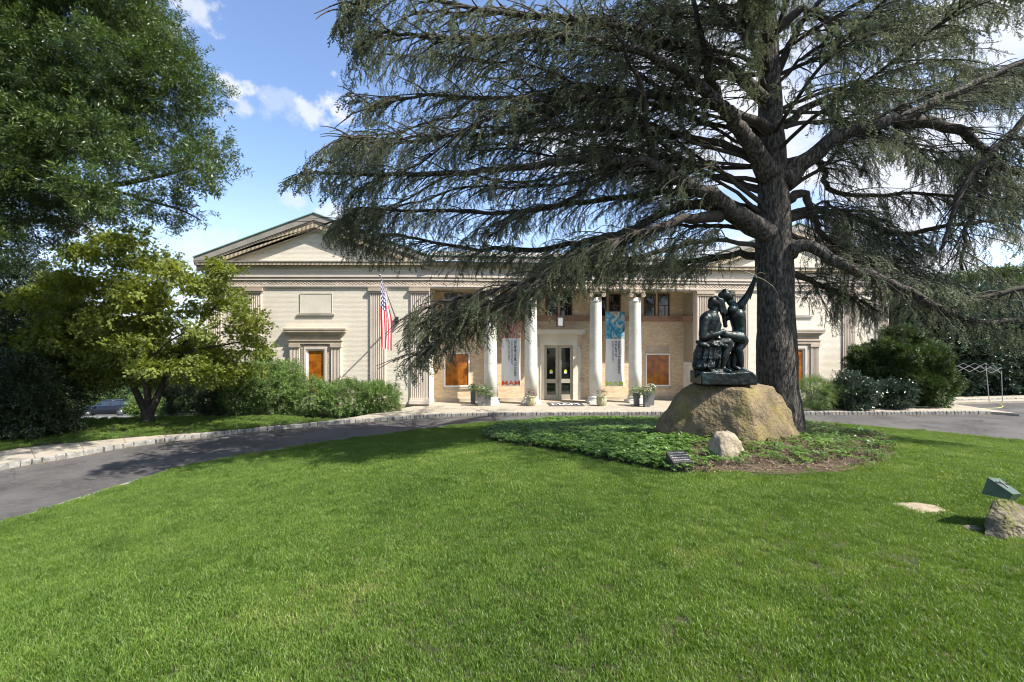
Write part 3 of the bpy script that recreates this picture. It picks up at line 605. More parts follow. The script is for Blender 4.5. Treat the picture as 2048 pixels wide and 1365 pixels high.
def fluted(name, fr, x0, x1, z0, z1, proud=.14, nf=7, capital=True, base=True):
    w = x1 - x0; mb = MB(); poly = [(x0, 0), (x0, -proud)]
    for i in range(nf):       # flutes cut as a real profile
        a = x0 + w * (.06 + .88 * i / nf); b = x0 + w * (.06 + .88 * (i + .72) / nf)
        poly += [(a, -proud), (a + (b - a) * .2, -proud + .045), (a + (b - a) * .8, -proud + .045), (b, -proud)]
    poly += [(x1, -proud), (x1, 0)]
    n = len(poly); vs = [(a, b, z0) for a, b in poly] + [(a, b, z1) for a, b in poly]
    mb.add(vs, [(i, i + 1, n + i + 1, n + i) for i in range(n - 1)])
    o = part(mb, name, M['stone_pink'], fr)
    if capital:
        mb = MB(); mb.box(x0 - .04, x1 + .04, -proud - .04, 0, z1, z1 + .10); mb.box(x0 - .10, x1 + .10, -proud - .07, 0, z1 + .10, z1 + .255)
        under_part(mb, 'capital', M['stone_tan'], fr, o)
    if base:
        mb = MB(); mb.box(x0 - .09, x1 + .09, -proud - .09, 0, z0 - .32, z0 - .14); mb.box(x0 - .05, x1 + .05, -proud - .05, 0, z0 - .14, z0)
        under_part(mb, 'base', M['stone_pink'], fr, o)
    return o
def under_part(mb, name, m, fr, parent, smooth=False):
    o = mb.build(name, m, None, None, smooth); o.parent = parent; return o      # same local frame as the part
def entab(fr, x0, x1, l_end=False, r_end=False, prefix=''):
    e0 = -.12 if l_end else 0; e1 = .12 if r_end else 0
    part(MB().box(x0, x1, -.04, 0, ZL['a0'], ZL['a1']).box(x0 - (.06 if l_end else 0), x1 + (.06 if r_end else 0), -.08, 0, ZL['a1'], ZL['b0']), 'architrave', M['stone_pink'], fr)
    part(MB().box(x0, x1, -.06, 0, ZL['b0'], ZL['b1']), 'ornament_band', M['ornament'], fr)
    part(MB().box(x0, x1, -.10, 0, ZL['b1'], ZL['c0']).box(x0, x1, -.05, 0, ZL['c0'], ZL['c1']).box(x0, x1, -.13, 0, ZL['c1'], ZL['c2']), 'moulding', M['stone_pink'], fr)
    part(MB().box(x0, x1, -.02, 0, ZL['c2'], ZL['f1'] + .02), 'frieze', M['cream_brick'], fr)
    part(MB().box(x0 + e0 * 3, x1 + e1 * 3, -.20, 0, ZL['f1'] - .06, ZL['f1'] + .02).box(x0 + e0 * 4, x1 + e1 * 4, -.28, 0, ZL['f1'] + .02, ZL['k1']), 'cornice', M['ribbed_tan'], fr)
    part(MB().box(x0 + e0 * 4.3, x1 + e1 * 4.3, -.31, 0, ZL['k1'], ZL['k2']), 'cornice_cap', M['grey_trim'], fr)
def wing(fr, cx, mr):
    X = lambda a, b: (min(cx + mr * a, cx + mr * b), max(cx + mr * a, cx + mr * b))
    x0, x1 = X(-5.95, 6.11)
    part(MB().box(x0, x1, 0, 9, -.3, ZL['k2']), 'wall', M['cream_brick'], fr)
    part(MB().box(x0 - .02, x1 + .02, -.05, 0, -.3, .10), 'plinth', M['stone_tan'], fr)
    entab(fr, x0, x1, mr > 0, mr < 0)
    # pediment
    hw = 6.0; z0 = ZL['k2']; zi = 9.50
    part(MB().extr([(cx - hw, z0), (cx + hw, z0), (cx, zi + .35)], 0, 9), 'tympanum', M['cream_brick'], fr)
    sl_ = (10.37 - 8.03) / 6.36; H = lambda x, z: z - abs(x) * sl_
    def rake(za, zb, proud, name, m, half=6.36, y1=0.):
        for sg in (-1, 1):
            pts = [(cx, za), (cx, zb), (cx + sg * half, zb - half * sl_), (cx + sg * half, max(za - half * sl_, z0))]
            xq = (za - z0) / sl_
            pts = [(cx, za), (cx, zb), (cx + sg * half, zb - half * sl_), (cx + sg * half, z0), (cx + sg * xq, z0)] if xq < half else pts
            if sg > 0: pts = pts[::-1]
            part(MB().extr(pts[::-1], -proud, y1), name, m, fr)
    rake(9.45, 9.60, .18, 'raking_bed', M['stone_tan'])
    rake(9.60, 9.86, .27, 'raking_corona', M['ribbed_tan'])
    rake(9.86, 9.92, .285, 'raking_cornice', M['stone_tan'])
    rake(9.92, 9.98, .30, 'raking_cornice', M['grey_trim'])
    rake(9.98, 10.34, .32, 'raking_sima', M['grey_trim'], 6.42)
    rake(10.34, 10.39, .36, 'copper_flashing', M['copper'], 6.45)
    zt = 10.36
    for sg in (-1, 1):
        a = [(cx, 0.003, zt), (cx + sg * 6.3, 0.003, zt - 6.3 * sl_), (cx + sg * 6.3, 12, zt - 6.3 * sl_), (cx, 12, zt)]
        part(MB().add(a if sg < 0 else a[::-1], [(0, 1, 2, 3)]), 'roof', M['roof'], fr)
    # pilasters
    for c, w in ((-5.50, .80), (-3.35, .80), (3.35, .80), (5.60, .92)):
        a, b = X(c - w / 2, c + w / 2)
        if c > 5 : b, a = (b, a)
        fluted('pilaster', fr, min(a, b), max(a, b), .42, 6.094, .07, 7 if w < .9 else 8)
    # blank stone panel above the window
    part(MB().box(cx - .85, cx + .85, -.015, 0, 5.02, 6.05), 'blank_panel', M['panel_stone'], fr)
    part(MB().box(cx - 1.0, cx + 1.0, -.07, 0, 4.88, 4.98), 'panel_sill', M['grey_trim'], fr)
    for q_ in ((cx - .87, cx - .85, 5.0, 6.07), (cx + .85, cx + .87, 5.0, 6.07), (cx - .85, cx + .85, 6.05, 6.07)): part(MB().box(q_[0], q_[1], -.03, 0, q_[2], q_[3]), 'panel_shadow_strip', M['grey_trim'], fr)  # dark strips added to imitate the shadow line of a recessed panel
    # aedicule window
    wnd = part(MB().box(cx - .40, cx + .40, -.02, 0, .75, 2.98), 'window', M['orange_panel'], fr)
    fm = MB(); fm.box(cx - .50, cx - .40, -.045, 0, .7, 3.06); fm.box(cx + .40, cx + .50, -.045, 0, .7, 3.06); fm.box(cx - .40, cx + .40, -.045, 0, 2.98, 3.06)
    under_part(fm, 'frame', M['white_paint'], fr, wnd)
    fm = MB(); fm.box(cx - .62, cx - .50, -.11, 0, .7, 3.20); fm.box(cx + .50, cx + .62, -.11, 0, .7, 3.20); fm.box(cx - .50, cx + .50, -.11, 0, 3.06, 3.20); under_part(fm, 'inner_surround', M['stone_pink'], fr, wnd)
    fm = MB(); fm.box(cx - .80, cx - .62, -.085, 0, .7, 3.30); fm.box(cx + .62, cx + .80, -.085, 0, .7, 3.30); fm.box(cx - .62, cx + .62, -.085, 0, 3.20, 3.30); under_part(fm, 'ornament_surround', M['ornament'], fr, wnd)
    for sg in (-1, 1):
        fluted('window_pilaster', fr, cx + sg * 1.11 - .26, cx + sg * 1.11 + .26, .3, 3.16, .13, 6, False, False)
        part(MB().box(cx + sg * 1.11 - .30, cx + sg * 1.11 + .30, -.17, 0, 3.16, 3.34), 'window_capital', M['stone_tan'], fr)
    hd = MB(); hd.box(cx - 1.42, cx + 1.42, -.14, 0, 3.34, 3.50); hd.box(cx - 1.46, cx + 1.46, -.17, 0, 3.50, 3.56); hd.box(cx - 1.38, cx + 1.38, -.11, 0, 3.56, 3.82)
    part(hd, 'window_entablature', M['stone_tan'], fr)
    part(MB().add([(cx - 1.42, -.14, 3.82), (cx + 1.42, -.14, 3.82), (cx + 1.42, 0, 3.82), (cx - 1.42, 0, 3.82), (cx - 1.60, -.24, 3.98), (cx + 1.60, -.24, 3.98), (cx + 1.60, 0, 3.98), (cx - 1.60, 0, 3.98)],
                  [(0, 3, 2, 1), (0, 1, 5, 4), (1, 2, 6, 5), (3, 0, 4, 7)]).box(cx - 1.64, cx + 1.64, -.26, 0, 3.98, 4.10).box(cx - 1.68, cx + 1.68, -.28, 0, 4.10, 4.18), 'window_hood', M['stone_tan'], fr)
    dn_ = MB()
    for i in range(20): dn_.box(cx - 1.33 + i * .136, cx - 1.33 + i * .136 + .075, -.14, -.112, 3.68, 3.80)
    part(dn_, 'dentil_course', M['stone_tan'], fr)['kind'] = 'stuff'
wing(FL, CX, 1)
CR = Rp(1592, 682)[0]
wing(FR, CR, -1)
U1 = CR - 6.11           # right end of the portico
D = 1.62
# portico entablature, soffit, back wall, returns, roof
entab(FR, .0, U1)
part(MB().box(0, U1, 0, .55, ZL['a0'], ZL['k2']), 'entablature_core', M['stone_tan'], FR)
part(MB().box(0, U1, .55, D + .1, ZL['a0'] + .25, ZL['a0'] + .35), 'portico_ceiling', M['white_stone'], FR)
part(MB().box(-.3, U1 + .3, D, D + 7, -.3, ZL['k2']), 'portico_wall', M['tan_brick'], FR)
part(MB().add([(0, -.42, ZL['k2'] + .01), (U1, -.42, ZL['k2'] + .01), (U1, -.42, ZL['k2'] + .28), (0, -.42, ZL['k2'] + .28), (0, 6, ZL['k2'] + 1.7), (U1, 6, ZL['k2'] + 1.7)], [(0, 1, 2, 3), (3, 2, 5, 4)]), 'portico_roof', M['grey_trim'], FR)
part(MB().box(0, U1, -.46, -.42, ZL['k2'] + .26, ZL['k2'] + .31), 'copper_flashing', M['copper'], FR)
part(MB().box(U1, U1 + .02, .35, D, -.1, ZL['a0']), 'return_wall', M['tan_brick'], FR)
part(MB().box(-.02, 0, .35, D, -.1, ZL['a0']), 'return_wall', M['tan_brick'], FR)
part(MB().box(U1 - .03, U1, -.1, .35, -.1, ZL['a0'] - .01), 'return_pilaster', M['stone_pink'], FR)
part(MB().box(0, .03, -.1, .35, -.1, ZL['a0'] - .01), 'return_pilaster', M['stone_pink'], FR)
part(MB().box(U1 - .035, U1 - .002, .5, D - .03, .2, 2.25), 'return_panel', M['white_stone'], FR)
zc0, zc1 = Rp(1200, 643, D)[1], Rp(1200, 632, D)[1]
part(MB().box(0, U1, D - .07, D, zc0, zc1 - .06).box(0, U1, D - .13, D, zc1 - .06, zc1), 'string_course', M['terracotta'], FR)
part(MB().box(U1 - .12, U1 - .0, .36, D - .13, zc0, zc1), 'string_course', M['terracotta'], FR)
part(MB().box(0, U1, D - .05, D, -.1, .18), 'plinth', M['stone_tan'], FR)
# upper windows in pairs
for cpx in (917, 1016, 1117.5, 1215, 1313):
    for sg in (-1, 1):
        c = Rp(cpx, 600, D)[0] + sg * .435; za, zb_ = zc1, Rp(cpx, 590, D)[1]
        w = part(MB().box(c - .29, c + .29, D - .015, D, za, zb_), 'upper_window', M['glass_dark'], FR)
        f = MB(); f.box(c - .36, c - .29, D - .06, D, za, zb_ + .07); f.box(c + .29, c + .36, D - .06, D, za, zb_ + .07); f.box(c - .29, c + .29, D - .06, D, zb_, zb_ + .07); f.box(c - .29, c + .29, D - .045, D, (za + zb_) / 2 - .025, (za + zb_) / 2 + .025)
        f.box(c + .07, c + .10, D - .04, D, za, (za + zb_) / 2 - .025)
        under_part(f, 'sash', M['wood_brown'], FR, w)
# ground floor orange windows
def lower_window(x0, x1, y0, y1, lintel):
    a, z1 = Rp(x0, y0, D); b, z0 = Rp(x1, y1, D)
    w = part(MB().box(a, b, D - .03, D, z0, z1), 'window', M['orange_panel'], FR)
    f = MB(); f.box(a - .07, a, D - .08, D, z0 - .07, z1 + .07); f.box(b, b + .07, D - .08, D, z0 - .07, z1 + .07); f.box(a, b, D - .08, D, z1, z1 + .07); f.box(a, b, D - .08, D, z0 - .07, z0)
    under_part(f, 'frame', M['white_paint'], FR, w)
    under_part(MB().box(a - .02, b + .02, D - .03, D, z1 + .15, z1 + .52), 'lintel', M['stone_tan'], FR, w)
    under_part(MB().box(a - .15, b + .15, D - .06, D, z0 - .22, z0 - .08), 'sill', M['stone_tan'], FR, w)
    nb = int((b - a) / .07); r_ = MB()
    for i in range(1, nb): r_.box(a + i * (b - a) / nb - .004, a + i * (b - a) / nb + .004, D - .036, D - .03, z0, z1)
    o = under_part(r_, 'blind_ribs', M['wood_brown'], FR, w); o['kind'] = 'stuff'
lower_window(891, 937, 708, 771, False); lower_window(1293, 1337, 710, 770, True)
# door
uc = Rp(1116.5, 700, D)[0]; zt = Rp(1116, 691, D)[1]; hw = .86
sr = MB()
for sg in (-1, 1): sr.box(min(uc + sg * hw, uc + sg * (hw + .24)), max(uc + sg * hw, uc + sg * (hw + .24)), D - .16, D, .0, zt + .18); sr.box(min(uc + sg * (hw + .24), uc + sg * (hw + .42)), max(uc + sg * (hw + .24), uc + sg * (hw + .42)), D - .11, D, .0, zt + .30)
sr.box(uc - hw, uc + hw, D - .16, D, zt, zt + .18); sr.box(uc - hw - .24, uc + hw + .24, D - .13, D, zt + .18, zt + .30); part(sr, 'door_surround', M['panel_stone'], FR)
part(MB().box(uc - 1.32, uc + 1.32, D - .12, D, zt + .30, zt + .62).box(uc - 1.42, uc + 1.42, D - .34, D, zt + .62, zt + .70).box(uc - 1.50, uc + 1.50, D - .46, D, zt + .70, zt + .92), 'door_hood', M['panel_stone'], FR)
for sg in (-1, 1):
    cb = MB(); cx = uc + sg * 1.28; cb.add([(cx - .1, D - .30, zt + .62), (cx + .1, D - .30, zt + .62), (cx + .1, D - .08, zt - .22), (cx - .1, D - .08, zt - .22), (cx - .1, D, zt + .62), (cx + .1, D, zt + .62), (cx + .1, D, zt - .22), (cx - .1, D, zt - .22)],
        [(0, 3, 2, 1), (0, 4, 7, 3), (1, 2, 6, 5), (3, 7, 6, 2)]); cb.lathe([(.02, 0), (.09, .01), (.09, .02)], 0, 0, 8) if False else None
    part(cb, 'console_bracket', M['stone_tan'], FR)
    part(MB().box(cx - .09, cx + .09, D - .07, D, 0, zt - .24), 'door_jamb', M['white_stone'], FR)
for sg in (-1, 1):
    a, b = (uc - hw, uc - .01) if sg < 0 else (uc + .01, uc + hw); dd = D - .03
    f = MB(); st = .16; zs = [.0, .30, .98, 1.22, zt - .16, zt]
    f.box(a, a + st, D - .07, D, 0, zt); f.box(b - st, b, D - .07, D, 0, zt)
    for z0, z1 in ((0, .34), (1.02, 1.26), (zt - .16, zt)): f.box(a + st, b - st, D - .07, D, z0, z1)
    dr = part(f, 'door', M['door_tan'], FR)
    under_part(MB().box(a + st, b - st, D - .03, D, .34, 1.02), 'pane', M['glass_dark'], FR, dr)
    under_part(MB().box(a + st, b - st, D - .03, D, 1.26, zt - .16), 'pane', M['glass_dark'], FR, dr)
    M.setdefault('sticker_lime', mat('sticker_lime', (.62, .70, .03), var=.02)); cx = (a + b) / 2; zs = Rp(1100, 744, D)[1]
    n = 16; s_ = MB(); s_.add([(cx + .095 * math.cos(math.pi * k / n), D - .034, zs + .0 + .13 * math.sin(math.pi * k / n)) for k in range(n + 1)], [tuple(range(n + 1))]); under_part(s_, 'sticker', M['sticker_lime'], FR, dr)
    under_part(MB().box(cx - .085, cx + .085, D - .034, D - .031, zs - .10, zs - .004), 'sticker', M['white_paint'], FR, dr)
    hx = (b - .07) if sg < 0 else (a + .07); under_part(MB().tube([(hx, D - .12, 1.0), (hx, D - .12, 1.35)], .015, 8), 'handle', M['steel'], FR, dr, True)
part(MB().box(uc - 1.6, uc + 1.6, D - .75, D, -.01, .035), 'door_sill', M['stone_tan'], FR)
# columns
ZT = ZL['a0']
for cpx in (981, 1062, 1191.5, 1270):
    u = Rp(cpx, 700, .22)[0]; y = .22; mb = MB()
    prof = [(.36, .42)]; rz = lambda z: .36 - .045 * max(0, (z - 1.2) / 4.7) ** 1.3
    for zj in (2.26, 4.05): prof += [(rz(zj - .3), zj - .3), (rz(zj), zj - .02), (rz(zj), zj - .008), (rz(zj) - .008, zj - .006), (rz(zj) - .008, zj + .006), (rz(zj), zj + .008), (rz(zj), zj + .02), (rz(zj + .3), zj + .3)]
    prof += [(rz(5.6), 5.6), (rz(5.72), 5.72), (.33, 5.74), (.33, 5.77), (.315, 5.79), (.315, 5.95)]
    mb.lathe(prof, u, y, 40); c = part(mb, 'column', M['white_stone'], FR, None, True)
    under_part(MB().box(u - .48, u + .48, y - .48, y + .48, -.01, .13), 'plinth', M['white_stone'], FR, c)
    under_part(MB().lathe([(.47, .13), (.485, .17), (.47, .22), (.41, .24), (.40, .29), (.43, .31), (.44, .35), (.42, .38), (.375, .40), (.36, .42)], u, y, 36), 'base', M['white_stone'], FR, c, True)
    cp = MB(); cp.box(u - .44, u + .44, y - .42, y + .42, ZT - .12, ZT - .002); cp.box(u - .42, u + .42, y - .36, y + .36, ZT - .20, ZT - .12)
    cpo = under_part(cp, 'capital', M['stone_tan'], FR, c)
    for sx in (-1, 1):
        for yy in (y - .38, y + .38):
            v = MB(); pts = []; r0 = .135
            for k in range(34):
                a = math.pi / 2 + (-sx) * -k * .36 * 1.0; rr_ = r0 * (1 - k / 38); pts.append((u + sx * .365 + rr_ * math.cos(a), yy, ZT - .27 + rr_ * math.sin(a)))
            v.tube(pts, [.028] * len(pts), 6); ring = [(u + sx * .365, yy - .0, ZT - .27)]
            under_part(v, 'volute', M['stone_tan'], FR, c, True)
        bl = MB(); bl.tube([(u + sx * .365, y - .36, ZT - .27), (u + sx * .365, y, ZT - .27), (u + sx * .365, y + .36, ZT - .27)], [.12, .09, .12], 14); under_part(bl, 'bolster', M['stone_tan'], FR, c, True)
# lantern over the door
lu, lz1 = Rp(1120.5, 634, .55); lz0 = Rp(1120.5, 652, .55)[1]
ln = empty('lantern', FR @ Vector((lu, .55, lz0)), 'square glass lantern hanging in front of the door hood', 'lantern')
def fr_under(mb, name, m, thing, smooth=False):
    o = mb.build(name, m, None, None, smooth); o.matrix_basis = FR; o.parent = thing; o.matrix_parent_inverse = thing.matrix_basis.inverted(); return o
f = MB()
for sx in (-1, 1):
    for sy in (-1, 1): f.box(lu + sx * .17 - .014, lu + sx * .17 + .014, .55 + sy * .17 - .014, .55 + sy * .17 + .014, lz0, lz1)
f.box(lu - .19, lu + .19, .36, .74, lz1, lz1 + .04); f.box(lu - .19, lu + .19, .36, .74, lz0 - .03, lz0); fr_under(f, 'frame', M['black'], ln)
fr_under(MB().box(lu - .155, lu + .155, .395, .705, lz0, lz1), 'pane', M['lamp_white'], ln)
fr_under(MB().tube([(lu, .55, lz1 + .04), (lu, .55, ZT + .3)], .012, 6), 'chain', M['black'], ln)
# wall box beside the door, small drain pipe in the corner
wb = Rp(1163, 760, D); o = MB().add([(wb[0] - .1, D, wb[1] + .12), (wb[0] + .1, D, wb[1] + .12), (wb[0] + .1, D, wb[1] - .12), (wb[0] - .1, D, wb[1] - .12), (wb[0] - .1, D - .2, wb[1] + .1), (wb[0] + .1, D - .2, wb[1] + .1)],
   [(0, 1, 5, 4), (4, 5, 2, 3), (1, 2, 5), (0, 4, 3)]).build('wall_lamp', M['stone_tan'], None, FR); tag(o, 'small wedge shaped wall lamp right of the museum door', 'wall lamp')
# door mat with letters
def text_mesh(body, size, bold=.0, spacing=1., extr=.0, shear=0.):
    c = bpy.data.curves.new('lettering', 'FONT'); c.body = body; c.size = size; c.offset = bold; c.space_character = spacing; c.extrude = extr; c.shear = shear; c.align_x = 'LEFT'; c.resolution_u = 2
    o = bpy.data.objects.new('t', c); COL.objects.link(o); me = bpy.data.meshes.new_from_object(o); me.name = 'lettering'; COL.objects.unlink(o); bpy.data.objects.remove(o); me.materials.clear(); return me
def text_dim(me):
    x = [v.co.x for v in me.vertices]; y = [v.co.y for v in me.vertices]; return min(x), max(x), min(y), max(y)
ma = [G(1093, 806.0), G(1162, 806.0), G(1170, 813), G(1099, 813)]
mt = empty('door_mat', (ma[0] + ma[2]) / 2, 'dark grey door mat with white letters before the museum door', 'door mat')
under(MB().flat([(p.x, p.y) for p in ma][::-1], .016, .012).build('mat_base', M['rubber_mat']), mt)
tm = text_mesh('MAM', 1., .01); b = text_dim(tm); tm.materials.append(M['white_paint'])
o = obj('lettering', tm); cxy = (ma[0] + ma[1] + ma[2] + ma[3]) / 4; sxx = 1.50 / (b[1] - b[0]); syy = .62 / (b[3] - b[2])
o.matrix_basis = Matrix.Translation((cxy.x, cxy.y, .021)) @ Matrix.Rotation(AN, 4, 'Z') @ Matrix.Diagonal((sxx, syy, 1, 1)) @ Matrix.Translation((-(b[0] + b[1]) / 2, -(b[2] + b[3]) / 2, 0)); under(o, mt)
# ------------------------------------------------------------------ banners
def uvmesh(fn, nu, nv, name, mats, smooth=True):
    vs = [fn(i / nu, j / nv) for j in range(nv + 1) for i in range(nu + 1)]; fs = [(j * (nu + 1) + i, j * (nu + 1) + i + 1, (j + 1) * (nu + 1) + i + 1, (j + 1) * (nu + 1) + i) for j in range(nv) for i in range(nu)]
    me = MB().add(vs, fs).mesh(name, mats, smooth); uv = me.uv_layers.new(name='UVMap')
    for l in me.loops:
        k = l.vertex_index; uv.data[l.index].uv = ((k % (nu + 1)) / nu, (k // (nu + 1)) / nv)
    return me
def uvmat(name, build):
    m = bpy.data.materials.new(name); m.use_nodes = True; t = m.node_tree; b = t.nodes['Principled BSDF']; u = t.nodes.new('ShaderNodeUVMap'); b.inputs['Roughness'].default_value = .75; build(t, b, u.outputs[0]); return m
def paint(c_list, scale, dist):
    def f(t, b, uv):
        n = t.nodes.new('ShaderNodeTexNoise'); n.inputs['Scale'].default_value = scale; n.inputs['Detail'].default_value = 4; n.inputs['Distortion'].default_value = dist; t.links.new(uv, n.inputs['Vector'])
        r = t.nodes.new('ShaderNodeValToRGB'); r.color_ramp.interpolation = 'LINEAR'
        while len(r.color_ramp.elements) < len(c_list): r.color_ramp.elements.new(.5)
        for e, (p, c) in zip(r.color_ramp.elements, c_list): e.position = p; e.color = (*c, 1)
        t.links.new(n.outputs[0], r.inputs[0]); t.links.new(r.outputs[0], b.inputs['Base Color'])
    return f
M['art_red'] = uvmat('art_red', paint([(.3, (.02, .02, .03)), (.42, (.45, .06, .04)), (.50, (.62, .16, .09)), (.55, (.6, .55, .52)), (.66, (.03, .10, .16))], 9, 3))
M['art_blue'] = uvmat('art_blue', paint([(.3, (.03, .06, .10)), (.42, (.03, .25, .42)), (.52, (.20, .45, .60)), (.6, (.68, .62, .48)), (.7, (.25, .14, .06))], 3.2, 1.2))
M['banner_white'] = mat('banner_white', (.74, .75, .76), var=.03, rough=.7); M['ink'] = mat('ink', (.03, .03, .035), var=.1); M['ink_grey'] = mat('ink_grey', (.16, .16, .17), var=.1)
M['mam_orange'] = mat('mam_orange', (.75, .13, .02), var=.03); M['mam_lime'] = mat('mam_lime', (.55, .66, .10), var=.03)
def banner(px0, px1, py0, py1, split, art, mamc, lines, label):
    d = .9; u0, z1 = Rp(px0, py0, d); u1, z0 = Rp(px1, py1, d); zs = Rp(px0, split, d)[1]; w = u1 - u0
    t = empty('banner', FR @ Vector(((u0 + u1) / 2, d, z0)), label, 'banner', 'hanging banners between the columns')
    wob = lambda u, z: d + .035 * math.sin((u - u0) / w * 5 + z * 1.3) + .02 * math.sin(z * 2.1 + u)
    def sub(me, name): o = obj(name, me); o.matrix_basis = FR; under(o, t); return o
    sub(uvmesh(lambda a, b: (u0 + w * a, wob(u0 + w * a, zs + (z1 - zs) * b), zs + (z1 - zs) * b), 10, 10, 'picture', art), 'picture')
    sub(uvmesh(lambda a, b: (u0 + w * a, wob(u0 + w * a, z0 + (zs - z0) * b), z0 + (zs - z0) * b), 10, 24, 'cloth', M['banner_white']), 'cloth')
    rp = MB(); rp.tube([(u0 - .03, d, z1 + .01), (u1 + .03, d, z1 + .01)], .018, 6); rp.tube([(u0, d, z1), (u0 - .28, .35, z1 + .55)], .006, 4); rp.tube([(u0, d, z0), (u0 - .25, .5, z0 + .1)], .006, 4); rp.tube([(u1, d, z0), (u1 + .25, .5, z0 + .1)], .006, 4)
    o = sub(rp.mesh('rod', M['steel']), 'rod')
    for body, xo, size, bold, m, lng in lines:       # text runs downwards, tops to the right
        me = text_mesh(body, size, bold, 1., 0, .2); b = text_dim(me); k = lng / (b[1] - b[0])
        for v in me.vertices:
            a, c = (v.co.x - b[0]) * k, v.co.y; uu = u0 + xo + c; zz_ = zs - .12 - a; v.co = (uu, wob(uu, zz_) - .012, zz_)
        me.materials.append(m); sub(me, 'lettering')
    me = text_mesh('MAM', 1, .012); b = text_dim(me)
    for v in me.vertices:
        uu = u0 + .02 + (w - .04) * (v.co.x - b[0]) / (b[1] - b[0]); zz_ = z0 + .03 + .27 * (v.co.y - b[2]) / (b[3] - b[2]); v.co = (uu, wob(uu, zz_) - .012, zz_)
    me.materials.append(mamc); sub(me, 'lettering')
banner(1003, 1041, 622, 772, 677, M['art_red'], M['mam_orange'], [('FROM MY HOME TO YOURS:', .72, .19, .004, M['ink'], 2.05), ('CAROLINE MONNET', .53, .17, .0, M['ink_grey'], 1.40), ('LAURA ORTMAN', .36, .17, .0, M['ink_grey'], 1.15)], 'white hanging banner with red patterned top and orange letters at its foot')
banner(1211, 1249, 624, 773, 678, M['art_blue'], M['mam_lime'], [('TENACITY & RESILIENCE:', .74, .19, .004, M['ink'], 1.95), ('THE ART OF', .55, .18, .004, M['ink'], .95), ('JERRY PINKNEY', .37, .16, .0, M['ink_grey'], 1.25)], 'white hanging banner with blue painted top and lime letters at its foot')
# ------------------------------------------------------------------ flag on the wall pole
pb = P(793, 641, 25.55); ptip = P(760, 551, 22.75)
fl = empty('flag', pb, 'american flag hanging limp from an angled wall pole on the left wing', 'flag')
under(MB().tube([pb, ptip], [.035, .022], 10).build('pole', M['steel'], smooth=True), fl)
under(MB().lathe([(.01, -.06), (.05, -.03), (.06, 0), (.05, .03), (.01, .06)], 0, 0, 12).build('finial', M['steel'], None, None, True), fl).matrix_basis = Matrix.Translation(ptip)
under(MB().box(-.09, .09, -.06, .12, -.18, .18).build('bracket', M['black']), fl).matrix_basis = Matrix.Translation(pb)
def flagmat(t, b, uv):
    s = t.nodes.new('ShaderNodeSeparateXYZ'); t.links.new(uv, s.inputs[0]); u, v = s.outputs[0], s.outputs[1]     # u across 13 stripes, v along the fly
    st = vmath(t, 'LESS_THAN', vmath(t, 'FRACT', vmath(t, 'MULTIPLY', u, 6.5)), .5)
    mx = t.nodes.new('ShaderNodeMix'); mx.data_type = 'RGBA'; t.links.new(st, mx.inputs[0]); mx.inputs[6].default_value = (.62, .61, .60, 1); mx.inputs[7].default_value = (.40, .008, .018, 1)
    can = vmath(t, 'MULTIPLY', vmath(t, 'LESS_THAN', u, 7 / 13), vmath(t, 'LESS_THAN', v, .40))
    su = vmath(t, 'SUBTRACT', vmath(t, 'FRACT', vmath(t, 'MULTIPLY', u, 9.28)), .5); sv = vmath(t, 'SUBTRACT', vmath(t, 'FRACT', vmath(t, 'MULTIPLY', v, 15)), .5)
    star = vmath(t, 'LESS_THAN', vmath(t, 'ADD', vmath(t, 'MULTIPLY', su, su), vmath(t, 'MULTIPLY', sv, sv)), .075)
    m2 = t.nodes.new('ShaderNodeMix'); m2.data_type = 'RGBA'; t.links.new(star, m2.inputs[0]); m2.inputs[6].default_value = (.025, .03, .13, 1); m2.inputs[7].default_value = (.75, .75, .75, 1)
    m3 = t.nodes.new('ShaderNodeMix'); m3.data_type = 'RGBA'; t.links.new(can, m3.inputs[0]); t.links.new(mx.outputs[2], m3.inputs[6]); t.links.new(m2.outputs[2], m3.inputs[7]); t.links.new(m3.outputs[2], b.inputs['Base Color'])
M['flag_cloth'] = uvmat('flag_cloth', flagmat)
def flagf(a, b):     # a across (0 = canton edge at the pole tip), b down the fly
    top = ptip.lerp(pb, .07 + .36 * a); y0 = top.y; L = 3.3 - .55 * a
    sq = .36 + .10 * b; x = (ptip.x + .02) + (a ** .9) * (.46 + .10 * b) * (1 if b < .05 else 1)
    x = top.x * (1 - min(1, b * 2.2)) + (ptip.x - .08 + a * (.30 + .06 * math.sin(b * 3))) * min(1, b * 2.2) + .05 * b
    y = y0 + .10 * math.sin(a * 16 + b * 2) * min(1, b * 4) + .03 * math.sin(b * 9 + a * 4)
    return (x, y, top.z - .02 - L * b)
me = uvmesh(flagf, 36, 40, 'cloth', M['flag_cloth']); under(obj('cloth', me), fl)
